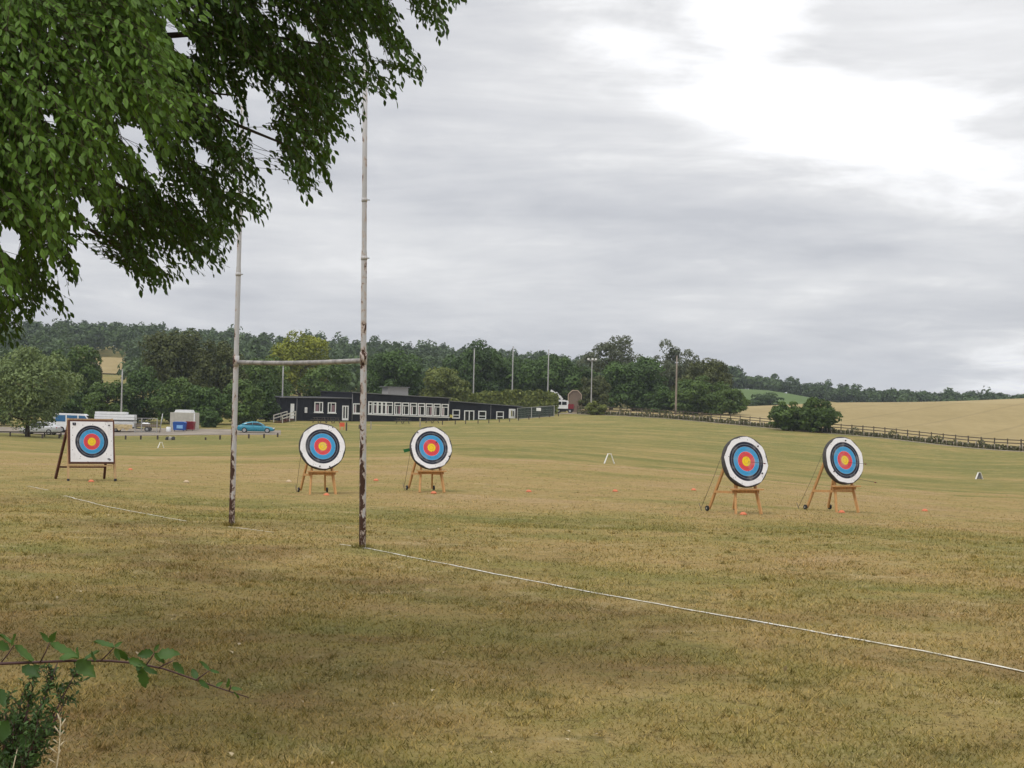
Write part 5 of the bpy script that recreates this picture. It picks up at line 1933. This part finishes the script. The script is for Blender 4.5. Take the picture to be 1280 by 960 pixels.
def lorry():
    a = on_ground(706, 268)
    root = empty('parked_lorry', a, R(-6))
    tag(root, 'white lorry cab with red rear parked before the gabled shed', 'lorry')
    MB().box((0, 0, 0.55), (3.0, 1.8, 0.35)).build('chassis', M_black, root)
    MB().prism([(-1.5, 0.73), (0.62, 0.73), (0.62, 1.95), (0.4, 2.1), (-0.9, 2.1), (-1.42, 1.45)], -0.95, 0.95).build('cab', M_vanw, root)
    MB().prism([(-1.2, 1.35), (-0.5, 1.35), (-0.5, 1.9), (-0.88, 1.9)], -0.975, -0.952).build('window', M_glass, root)
    MB().prism([(-0.38, 1.35), (0.4, 1.35), (0.4, 1.9), (-0.38, 1.9)], -0.975, -0.952).build('window', M_glass, root)
    MB().box((1.1, 0, 1.12), (0.92, 1.8, 0.78)).build('rear_box', M_red, root)
    for x in (-0.95, 0.95):
        for s in (-1, 1):
            wl = MB().disc((x, s * 0.8, 0.36), (0, 1, 0), 0.36, 0.26, 16).build('wheel', M_tyre, root)
            MB().disc((x, s * 0.8, 0.36), (0, 1, 0), 0.18, 0.28, 12).build('rim', M_rim, wl)
    return root
lorry()
def digger_arm():
    Y = 276
    a = on_ground(699, Y)
    root = empty('digger', a, 0)
    tag(root, 'white folded digger boom rising above the lorry', 'digger')
    def q(px, py):
        p = at(px, py, Y)
        return Vector((p.x - a.x, 0, p.z - a.z))
    MB().box((0.2, 0.6, 0.55), (2.0, 1.9, 0.9)).build('tracks', M_black, root)
    MB().box((0.35, 0.6, 1.6), (1.5, 1.6, 1.1)).build('cab', M_vanw, root)
    MB().box((0.1, -0.215, 1.75), (0.7, 0.02, 0.6)).build('window', M_glass, root)
    for p, r, w_ in ((q(688.5, 488), q(695, 492.5), 0.5), (q(695, 490.5), q(700, 497), 0.62), (q(699.5, 495), q(703, 499.5), 0.5)):
        MB().bar(p, r, 0.35, w_, (0, 1, 0)).build('boom', M_vanw, root)
    MB().bar(q(702, 498), q(701, 509), 0.3, 0.32, (0, 1, 0)).build('dipper', M_vanw, root)
    MB().bar(q(696, 493.5), q(702, 499), 0.08, 0.12, (0, 1, 0)).build('ram', M_black, root)
digger_arm()
def shed():
    Y = 272
    a = on_ground(718.5, Y)
    root = empty('gabled_shed', a, R(-4))
    tag(root, 'tall narrow brown shed front with pale angled gable frame', 'shed')
    k = Y / F
    ht = at(718.5, 488, Y).z - a.z
    hs = at(718.5, 493, Y).z - a.z
    hw = 8.2 * k
    MB().prism([(-hw, -0.2), (hw, -0.2), (hw, hs), (hw * 0.4, ht), (-hw * 0.4, ht), (-hw, hs)], 0, 3.0).build('wall', plain('brown_boards', (0.20, 0.15, 0.115), 0.85, 0.25, 3, 0.2, 0, (8, 8, 0.5)), root)
    M_fr = plain('pale_frame', (0.46, 0.36, 0.27), 0.7, 0.15, 3)
    pts = [(-hw, -0.1), (-hw, hs), (-hw * 0.4, ht), (hw * 0.4, ht), (hw, hs), (hw, -0.1)]
    for i in range(5):
        p, q = pts[i], pts[i + 1]
        MB().bar((p[0], -0.06, p[1]), (q[0], -0.06, q[1]), 0.14, 0.26, (0, 1, 0)).build('frame', M_fr, root)
shed()
# paler rubble edging where the track leaves the pitch
poly_sheet('track', [gxy(645, 256), gxy(737, 262), gxy(734, 268), gxy(648, 262)], 0.05, M_path)
# ------------------------------------------------------------------ foreground tree hanging in from the upper left
def in_poly(x, y, poly):
    x, y = np.asarray(x, float), np.asarray(y, float)
    inside = np.zeros(x.shape, bool)
    n = len(poly)
    j = n - 1
    for i in range(n):
        xi, yi = poly[i]
        xj, yj = poly[j]
        c = ((yi > y) != (yj > y)) & (x < (xj - xi) * (y - yi) / (yj - yi + 1e-9) + xi)
        inside ^= c
        j = i
    return inside
def poly_dist(x, y, poly):
    best = np.full(np.shape(x), 1e9)
    for i in range(len(poly)):
        ax, ay = poly[i - 1]
        bx, by = poly[i]
        L2 = (bx - ax) ** 2 + (by - ay) ** 2 + 1e-9
        k = np.clip(((x - ax) * (bx - ax) + (y - ay) * (by - ay)) / L2, 0, 1)
        best = np.minimum(best, np.hypot(x - ax - k * (bx - ax), y - ay - k * (by - ay)))
    return best
OUT_A = [(-140, -120), (480, -120), (478, 0), (500, 28), (522, 72), (531, 106), (494, 92), (503, 146), (466, 124), (452, 118), (457, 158), (441, 184), (424, 172), (417, 202),
         (402, 214), (411, 238), (388, 268), (366, 240), (341, 212), (346, 180), (322, 158), (309, 200), (334, 248), (338, 282), (300, 276), (295, 322), (254, 354),
         (226, 362), (200, 372), (173, 368), (155, 345), (118, 322), (101, 292), (88, 326), (104, 358), (87, 402), (48, 396), (28, 420), (8, 444), (-140, 470)]
OUT_B = [(470, -120), (620, -120), (590, -10), (586, 12), (556, 20), (563, 72), (536, 54), (505, 22)]
HOLES = [(323, 136, 15, 22), (164, 170, 15, 12), (253, 198, 7, 14), (225, 54, 10, 14), (61, 150, 9, 6), (283, 130, 12, 8), (12, 302, 14, 18), (333, 176, 10, 10),
         (188, 205, 8, 12), (380, 42, 9, 5), (330, 12, 6, 5), (106, 262, 9, 10), (212, 36, 6, 8), (350, 110, 6, 7), (150, 230, 8, 6), (470, 62, 8, 12), (244, 250, 6, 5), (200, 330, 9, 4)]
def in_hole(px, py, g=1.0):
    h = np.zeros(np.shape(px), bool)
    for a, b, c, d_ in HOLES:
        h |= ((px - a) / (c * g)) ** 2 + ((py - b) / (d_ * g)) ** 2 < 1
    return h

LEAF = np.array([(0, 0, 0), (-0.17, 0.20, 0.05), (-0.23, 0.46, 0.06), (-0.13, 0.78, 0.02), (0, 1.0, -0.10), (0.13, 0.78, 0.02), (0.23, 0.46, 0.06), (0.17, 0.20, 0.05)])
LEAF_F = np.array([(0, 1, 2, 3), (0, 3, 4, 5), (0, 5, 6, 7)])

def leaf_frames(ax, up):
    """orthonormal frames: x side, y along the leaf, z normal"""
    y = ax / np.linalg.norm(ax, axis=1, keepdims=True)
    x = np.cross(y, up)
    x /= np.maximum(np.linalg.norm(x, axis=1, keepdims=True), 1e-6)
    z = np.cross(x, y)
    return np.stack([x, y, z], -1)


def big_tree():
    rng = np.random.default_rng(17)
    base = Vector((-6.4, 12.4, 0))
    base.z = gz(base.x, base.y)
    root = empty('overhanging_tree', base)
    tag(root, 'large leafy tree whose dark boughs hang in at the upper left', 'tree')
    LP, LA, LN, LS, LR = [], [], [], [], []       # base, axis, up, size, tone
    TW = []
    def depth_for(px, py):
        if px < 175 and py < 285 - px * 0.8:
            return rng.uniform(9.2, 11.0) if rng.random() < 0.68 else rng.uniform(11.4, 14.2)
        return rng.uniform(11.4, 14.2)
    cnt = 0
    tries = 0
    while cnt < 6800 and tries < 160000:
        tries += 1
        if rng.random() < 0.06:
            P_, bx = OUT_B, (470, 600, -100, 80)
        else:
            P_, bx = OUT_A, (-130, 540, -110, 460)
        sx, sy = rng.uniform(bx[0], bx[1]), rng.uniform(bx[2], bx[3])
        D = depth_for(sx, sy)
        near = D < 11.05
        Lp = rng.uniform(0.28, 0.62)
        an = R(rng.uniform(8, 82)) if sx > 60 else R(rng.uniform(20, 110))
        ex, ey = sx + math.cos(an) * Lp * F / D, sy + math.sin(an) * Lp * F / D
        mx, my = (sx + ex) / 2, (sy + ey) / 2
        if not (in_poly(sx, sy, P_) and in_poly(ex - rng.uniform(-4, 8), ey - rng.uniform(-14, 4), P_) and in_poly(mx, my, P_)):
            continue
        cl = math.sin(mx / 23.0 + 1.7 * math.sin(my / 31.0)) * math.sin(my / 19.0 + 1.3 * math.sin(mx / 37.0 + 2.0))
        if cl < -0.25 and rng.random() < 0.75:
            continue
        fr = np.linspace(0, 1, 8)
        if in_hole(sx + (ex - sx) * fr, sy + (ey - sy) * fr, 1.0).any():
            continue
        cnt += 1
        a, b = at(sx, sy, D), at(ex, ey, D + rng.uniform(-0.35, 0.25))
        ctrl = (a + b) / 2 + Vector((0, 0, 0.06 + 0.05 * rng.random()))
        nlv = int(rng.integers(8, 13))
        tone = rng.random()
        TW.append((a, ctrl, b))
        for k in range(nlv):
            f = 0.1 + 0.9 * (k + rng.random() * 0.5) / nlv
            p = a * (1 - f) ** 2 + ctrl * 2 * f * (1 - f) + b * f ** 2
            tg = ((ctrl - a) * (1 - f) + (b - ctrl) * f).normalized()
            side = tg.cross(Vector((0, 0, 1))).normalized() * (1 if k % 2 else -1)
            axx = tg * (0.55 if k < nlv - 1 else 1.2) + side * rng.uniform(0.5, 0.9) * (k < nlv - 1) + Vector((0, 0, rng.uniform(-1.0, 0.0)))
            LP.append(p); LA.append(axx)
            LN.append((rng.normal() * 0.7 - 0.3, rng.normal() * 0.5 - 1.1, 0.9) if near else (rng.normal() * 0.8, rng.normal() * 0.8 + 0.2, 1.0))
            LS.append(rng.uniform(0.036, 0.078)); LR.append(min(1, 0.5 + 0.2 * tone + 0.35 * rng.random()) if near else 0.6 * (0.45 * tone + 0.55 * rng.random()))  # near leaves coloured lighter as if sunlit, deeper ones darker as if shaded
    # boughs outside the frame (above and to the left)
    n2 = 0
    while n2 < 16000:
        m = 6000
        q = rng.normal(size=(m, 3))
        q /= np.linalg.norm(q, axis=1, keepdims=True)
        q = np.array((-5.6, 12.3, 7.2)) + q * rng.uniform(0.35, 1.0, m)[:, None] * np.array((6.0, 5.0, 4.2))
        px, py = to_px(q)
        good = ((px < -30) | (py < -35)) & (q[:, 2] > 3.0) & (q[:, 1] > 11.6)
        q = q[good]
        n2 += len(q)
        for p in q:
            LP.append(Vector(p)); LA.append(Vector(rng.normal(size=3) + (0, 0, -0.4)))
            LN.append((rng.normal() * 0.4, rng.normal() * 0.4, 1.0)); LS.append(rng.uniform(0.11, 0.17)); LR.append(rng.random())
    # unseen slab of leaves added above the frame to shade the boughs below
    m = 9000
    q = np.stack([rng.uniform(-6.5, 0.1, m), rng.uniform(10.7, 14.6, m), rng.uniform(5.0, 7.6, m)], -1)
    px, py = to_px(q)
    q = q[(py < -40) & (q[:, 0] < -0.2 - 0.35 * (q[:, 2] - 5.4)) & (np.sin(q[:, 0] * 4.1 + q[:, 2] * 3) * np.sin(q[:, 1] * 3.3) > -0.75)]
    for p in q:
        LP.append(Vector(p)); LA.append(Vector(rng.normal(size=3) + (0, 0, -0.4)))
        LN.append((rng.normal() * 0.4, rng.normal() * 0.4, 1.0)); LS.append(rng.uniform(0.13, 0.19)); LR.append(rng.random())
    LP, LA, LN, LS, LR = np.array([tuple(p) for p in LP]), np.array([tuple(p) for p in LA]), np.array(LN), np.array(LS), np.array(LR)
    M3 = leaf_frames(LA, LN)
    tipP = LP + M3[:, :, 1] * LS[:, None]
    px, py = to_px((LP + tipP) / 2)
    hole = in_hole(px, py, 0.95) & (LS < 0.106)
    px2, py2 = to_px(tipP)
    out_ = ~(in_poly(px2, py2, OUT_A) | in_poly(px2, py2, OUT_B)) & (poly_dist(px2, py2, OUT_A) > 8) & (poly_dist(px2, py2, OUT_B) > 8) & (px2 > -20) & (py2 > -20)
    keep = ~hole & ~out_
    LP, M3, LS, LR, px, py = LP[keep], M3[keep], LS[keep], LR[keep], px[keep], py[keep]
    # the 300 leaves that show best: along the outline against the sky
    vis = (px > 2) & (px < 1278) & (py > 2)
    score = np.minimum(poly_dist(px, py, OUT_A), poly_dist(px, py, OUT_B)) + 6 * rng.random(len(px)) - 150 * LS
    score[~vis] = 1e9
    single = np.zeros(len(px), bool)
    single[np.argsort(score)[:300]] = True
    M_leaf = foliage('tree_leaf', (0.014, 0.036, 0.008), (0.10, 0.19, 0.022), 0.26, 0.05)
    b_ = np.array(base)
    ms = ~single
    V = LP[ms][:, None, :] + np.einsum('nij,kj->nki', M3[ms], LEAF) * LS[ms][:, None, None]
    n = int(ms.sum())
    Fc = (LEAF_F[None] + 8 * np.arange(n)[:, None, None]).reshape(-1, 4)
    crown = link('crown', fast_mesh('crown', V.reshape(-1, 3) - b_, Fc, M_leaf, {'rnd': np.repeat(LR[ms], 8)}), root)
    crown['kind'] = 'stuff'
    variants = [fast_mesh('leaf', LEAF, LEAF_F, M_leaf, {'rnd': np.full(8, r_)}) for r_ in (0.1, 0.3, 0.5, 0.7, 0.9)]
    boughs = empty('boughs', (0, 0, 0))
    boughs.parent = root
    for i in np.where(single)[0]:
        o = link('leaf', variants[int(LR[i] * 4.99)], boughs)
        m = Matrix.Identity(4)
        for r_ in range(3):
            for c_ in range(3):
                m[r_][c_] = M3[i][r_][c_] * LS[i]
            m[r_][3] = LP[i][r_] - b_[r_]
        o.matrix_basis = m
    # wood
    mb = MB()
    mb.tube([(0, 0, -0.3), (0.05, 0, 1.2), (0.15, 0.05, 2.8), (0.1, 0.1, 5.0), (0.3, 0, 8.5)], [0.36, 0.29, 0.25, 0.17, 0.05], 12)
    mb.build('trunk', bark, root)
    for (px_, py_, D) in ((150, 120, 12.4), (300, 120, 12.8), (430, 60, 13.0), (50, 290, 12.2), (250, 290, 12.8), (100, 40, 11.0), (490, 0, 13.2), (380, 190, 12.9), (40, 120, 10.8), (180, 330, 12.6)):
        e = at(px_, py_, D) - base
        s_ = Vector((0.12, 0.05, 2.6 + 1.8 * random.random()))
        mid = s_.lerp(e, 0.55) + Vector((0, 0, 0.7))
        MB().tube([s_, s_.lerp(mid, 0.5) + Vector((0, 0, 0.2)), mid, mid.lerp(e, 0.6) + Vector((0, 0, 0.12)), e], [0.09, 0.06, 0.035, 0.018, 0.006], 6).build('limb', bark, root)
    tw = MB()
    for a, c, b in TW:
        tw.tube([a - base, (a + 2 * c + b) / 4 - base, b - base], [0.0025, 0.002, 0.001], 3, False)
    o = tw.build('twigs', bark, root)
    o['kind'] = 'stuff'
big_tree()

# ------------------------------------------------------------------ bramble arching in at the lower left
M_bram = foliage('bramble_leaf', (0.020, 0.055, 0.010), (0.075, 0.145, 0.028), 0.25, 0.05)
M_cane = plain('bramble_cane', (0.065, 0.028, 0.026), 0.6, 0.3, 30)
def bramble_leaf_mesh(rnd):
    rr = random.Random(int(rnd * 100))
    n = 9
    L, Rr = [], []
    V = [(0, 0, 0)]
    for k in range(1, n):
        f = k / n
        w_ = 0.30 * math.sin(math.pi * f ** 0.8) ** 0.8 * (1 + 0.15 * (-1) ** k)
        V.append((-w_, f, 0.10 * w_ + 0.02 * math.sin(f * 9)))
        V.append((0, f, -0.075 - 0.05 * f * f))
        V.append((w_, f, 0.10 * w_ + 0.02 * math.sin(f * 8 + 1)))
    V.append((0, 1.04, -0.09))
    Fq = []
    def q(k, c):
        return 1 + 3 * (k - 1) + c
    tris = [(0, q(1, 1), q(1, 0)), (0, q(1, 2), q(1, 1))]
    for k in range(1, n - 1):
        Fq += [(q(k, 0), q(k, 1), q(k + 1, 1), q(k + 1, 0)), (q(k, 1), q(k, 2), q(k + 1, 2), q(k + 1, 1))]
    e = len(V) - 1
    tris += [(q(n - 1, 0), q(n - 1, 1), e), (q(n - 1, 1), q(n - 1, 2), e)]
    me = bpy.data.meshes.new('leaf')
    me.from_pydata(V, [], Fq + tris)
    a = me.attributes.new('rnd', 'FLOAT', 'POINT')
    a.data.foreach_set('value', np.full(len(V), rnd, np.float32))
    me.materials.append(M_bram)
    me.polygons.foreach_set('use_smooth', [True] * len(me.polygons))
    return me
BLM = [bramble_leaf_mesh(x) for x in (0.15, 0.4, 0.6, 0.85)]

def bramble():
    rr = random.Random(5)
    D0 = 5.0
    g0 = on_ground(-170, D0)
    root = empty('bramble', g0)
    tag(root, 'arching bramble cane with serrated green leaves at the lower left', 'bramble')
    pts = [Vector((g0.x, g0.y, g0.z - 0.1)) - g0, at(-160, 930, D0) - g0, at(-110, 862, D0) - g0, at(-60, 838, D0) - g0]
    pts += [at(px, py, D0 + 0.02 * i) - g0 for i, (px, py) in enumerate(((-10, 830), (40, 828), (90, 826), (135, 826), (170, 829), (205, 836), (245, 850), (280, 862), (311, 872)))]
    n = len(pts)
    MB().tube(pts, [0.0065 - 0.0048 * i / (n - 1) for i in range(n)], 7).build('cane', M_cane, root)
    spec = [((18, 806), (44, 829), 1, 0.8), ((18, 806), (0, 792), 1, 0.8), ((12, 812), (-14, 800), 1, 0.6), ((14, 808), (18, 792), 0.9, 0.7),
            ((62, 803), (50, 790), 0.8, 0.7), ((62, 803), (70, 790), 0.8, 0.6), ((62, 804), (98, 821), 1, 0.6), ((74, 822), (97, 820), 1.4, 0.5),
            ((96, 825), (119, 846), 1.3, 0.5), ((27, 833), (50, 846), 1.1, 0.1), ((50, 832), (30, 843), 1, 0.15), ((98, 824), (96, 808), 0.9, 0.5), ((105, 825), (124, 812), 1, 0.3), ((120, 826), (113, 814), 1.0, 0.3),
            ((143, 809), (117, 800), 0.9, 0.4), ((143, 809), (153, 802), 0.9, 0.6), ((144, 810), (162, 826), 1.3, 0.2), ((143, 811), (150, 826), 1, 0.5),
            ((160, 824), (184, 833), 0.8, 0.7), ((192, 816), (171, 819), 1.1, 0.2), ((193, 816), (206, 829), 1.0, 0.6), ((196, 818), (225, 817), 1.2, 0.4), ((193, 814), (199, 805), 0.9, 0.3),
            ((216, 828), (231, 843), 1.0, 0.4), ((178, 835), (181, 861), 1.25, 0.45), ((178, 835), (198, 842), 1.0, 0.1), ((172, 830), (176, 842), 1.2, 0.2),
            ((246, 849), (240, 835), 1.0, 0.2), ((262, 838), (250, 826), 0.9, 0.4), ((262, 838), (275, 841), 1.0, 0.3), ((248, 850), (262, 861), 0.9, 0.3),
            ((284, 860), (286, 848), 1.0, 0.5), ((288, 860), (303, 862), 0.9, 0.6), ((270, 858), (279, 852), 1.0, 0.5), ((292, 864), (299, 872), 0.9, 0.5)]
    for i, (a, b, wk, tn) in enumerate(spec):
        dd = D0 + rr.uniform(-0.03, 0.03)
        A, B = at(*a, dd), at(*b, dd + rr.uniform(-0.03, 0.03))
        y = B - A
        L = y.length
        y.normalize()
        nrm = Vector((rr.uniform(-0.5, 0.5), rr.uniform(-1.0, -0.25), rr.uniform(0.35, 1.0)))
        x = y.cross(nrm).normalized()
        z = x.cross(y)
        m = Matrix.Identity(4)
        for r_ in range(3):
            m[r_][0], m[r_][1], m[r_][2] = x[r_] * L * 0.8 * wk, y[r_] * L * 0.98, z[r_] * L
            m[r_][3] = A[r_] - g0[r_]
        o = link('leaf', BLM[min(3, int(tn * 4))], root)
        o.matrix_basis = m
    for a, b in (((0, 830), (18, 806)), ((50, 828), (62, 803)), ((126, 826), (143, 809)), ((198, 835), (216, 826)), ((182, 832), (193, 816)), ((245, 850), (262, 838)), ((248, 851), (246, 849)), ((286, 864), (288, 857))):
        A, B = at(*a, D0 + 0.01) - g0, at(*b, D0) - g0
        MB().tube([A, A.lerp(B, 0.5) + Vector((0.003, 0, 0.002)), B], [0.0024, 0.002, 0.0014], 5).build('stalk', M_cane, root)
bramble()

def spiky_shrub():
    rng = np.random.default_rng(31)
    D0 = 5.15
    g0 = on_ground(10, D0)
    root = empty('spiky_shrub', g0)
    tag(root, 'dark spiky shrub under the bramble cane in the lower left corner', 'shrub')
    tips = [((8, 985), (72, 828)), ((12, 985), (94, 842)), ((14, 985), (84, 872)), ((6, 985), (45, 838)), ((2, 985), (28, 868)), ((10, 985), (60, 906)), ((-6, 985), (8, 880)), ((-10, 985), (-8, 900)), ((20, 985), (52, 880)), ((0, 985), (36, 905)), ((4, 985), (18, 900))]
    C, A, N, S, Rn = [], [], [], [], []
    sp = MB()
    for (a, b) in tips:
        d1 = D0 + rng.uniform(-0.15, 0.15)
        p0 = Vector((g0.x + rng.uniform(-0.08, 0.08), d1, g0.z - 0.05))
        p1, p2 = at(*a, d1), at(*b, d1 + rng.uniform(-0.1, 0.1))
        pts = [p0, p0.lerp(p1, 0.6), p1, p1.lerp(p2, 0.5) + Vector((0.01, 0, 0.0)), p2]
        MB().tube([p - g0 for p in pts], [0.009, 0.007, 0.005, 0.0035, 0.0015], 6).build('stem', M_cane, root)
        for k in range(40):
            f = rng.uniform(0.05, 1.0)
            p = p1.lerp(p2, f)
            dr = (p2 - p1).normalized()
            side = Vector(rng.normal(size=3)).cross(dr).normalized()
            L = rng.uniform(0.02, 0.075) * (1.15 - 0.55 * f)
            q = p + (side + dr * 0.9) * L
            sp.tube([p - g0, q - g0], [0.0016, 0.0006], 3, False)
            for j in range(9):
                h = p.lerp(q, (j + 1) / 9)
                C.append(h); A.append(dr * 0.6 + Vector(rng.normal(size=3)) * 0.8); N.append(rng.normal(size=3) * 0.6 + (0, -0.3, 0.8))
                S.append(rng.uniform(0.010, 0.026)); Rn.append(rng.random())
    C, A, N, S, Rn = np.array([tuple(p) for p in C]), np.array([tuple(p) for p in A]), np.array(N), np.array(S), np.array(Rn)
    M3 = leaf_frames(A, N)
    lf = LEAF * np.array((0.75, 1, 1))
    V = C[:, None, :] + np.einsum('nij,kj->nki', M3, lf) * S[:, None, None] - np.array(g0)
    Fc = (LEAF_F[None] + 8 * np.arange(len(C))[:, None, None]).reshape(-1, 4)
    o = link('foliage', fast_mesh('foliage', V.reshape(-1, 3), Fc, foliage('gorse_leaf', (0.016, 0.040, 0.010), (0.065, 0.120, 0.030), 0.15), {'rnd': np.repeat(Rn, 8)}), root)
    o['kind'] = 'stuff'
    o = sp.build('spines', M_cane, root)
    o['kind'] = 'stuff'
    # a few broad leaves low in the corner
    rr = random.Random(3)
    for (a, b) in (((10, 900), (2, 925)), ((22, 920), (48, 936)), ((8, 930), (22, 952)), ((-4, 860), (4, 880)), ((30, 940), (18, 958)), ((-5, 905), (12, 912)), ((36, 925), (52, 912)), ((0, 940), (8, 962)), ((50, 945), (34, 956))):
        dd = D0 + rr.uniform(-0.2, -0.05)
        P0, P1 = at(*a, dd), at(*b, dd + rr.uniform(-0.03, 0.03))
        y = P1 - P0
        L = y.length
        y.normalize()
        nrm = Vector((rr.uniform(-0.5, 0.5), -0.6, rr.uniform(0.3, 1.0)))
        x = y.cross(nrm).normalized()
        z = x.cross(y)
        m = Matrix.Identity(4)
        for r_ in range(3):
            m[r_][0], m[r_][1], m[r_][2], m[r_][3] = x[r_] * L * 1.3, y[r_] * L * 1.1, z[r_] * L, P0[r_] - g0[r_]
        link('leaf', BLM[rr.randrange(4)], root).matrix_basis = m
spiky_shrub()

M_straw = plain('dry_straw', (0.62, 0.53, 0.36), 0.8, 0.2, 30)
def stalk(px0, px1, ptop, D, lb, seeds=True):
    g = on_ground(px0, D)
    root = empty('dry_grass_stalk', g)
    tag(root, lb, 'grass stalk', 'dry grass stalks in the lower left corner')
    t_ = at(px1, ptop, D) - g
    b_ = at(px0, 985, D) - g
    b_ = Vector((0.4 * b_.x, 0, b_.z))
    MB().tube([(0, 0, -0.05), b_, b_.lerp(t_, 0.5) + Vector((0.006, 0, 0)), t_], [0.003, 0.0028, 0.0024, 0.0012], 6).build('stem', M_straw, root)
    if seeds:
        rr = random.Random(int(px0))
        for k in range(9):
            f = 0.35 + 0.65 * k / 9
            p = b_.lerp(t_, f)
            s = 1 if k % 2 else -1
            q = p + Vector((s * rr.uniform(0.012, 0.026), rr.uniform(-0.01, 0.01), rr.uniform(0.012, 0.03)))
            MB().tube([p, p.lerp(q, 0.6), q], [0.0012, 0.0026, 0.0008], 6).build('seed_head', M_straw, root)
stalk(74, 76, 897, 5.05, 'tall pale dry grass stalk with seed heads at the lower left')
stalk(14, 22, 935, 5.0, 'short pale dry stalk among the corner leaves', False)
stalk(34, 62, 925, 5.1, 'bent thin dry stalk leaning right in the corner', False)

# ------------------------------------------------------------------ thin summer haze
hz = MB().box((0, 1490, 30), (5400, 3300, 110)).build('haze', None)
hz['kind'] = 'stuff'
tag(hz, 'thin pale summer haze over the far hills', 'haze')
m, t, out = newmat('haze_air')
pv = t.new('ShaderNodeVolumePrincipled')
pv.inputs['Color'].default_value = (0.80, 0.88, 1.0, 1)
pv.inputs['Density'].default_value = 0.00015
pv.inputs['Anisotropy'].default_value = 0.0
t.l.new(pv.outputs[0], out.inputs['Volume'])
hz.data.materials.append(m)
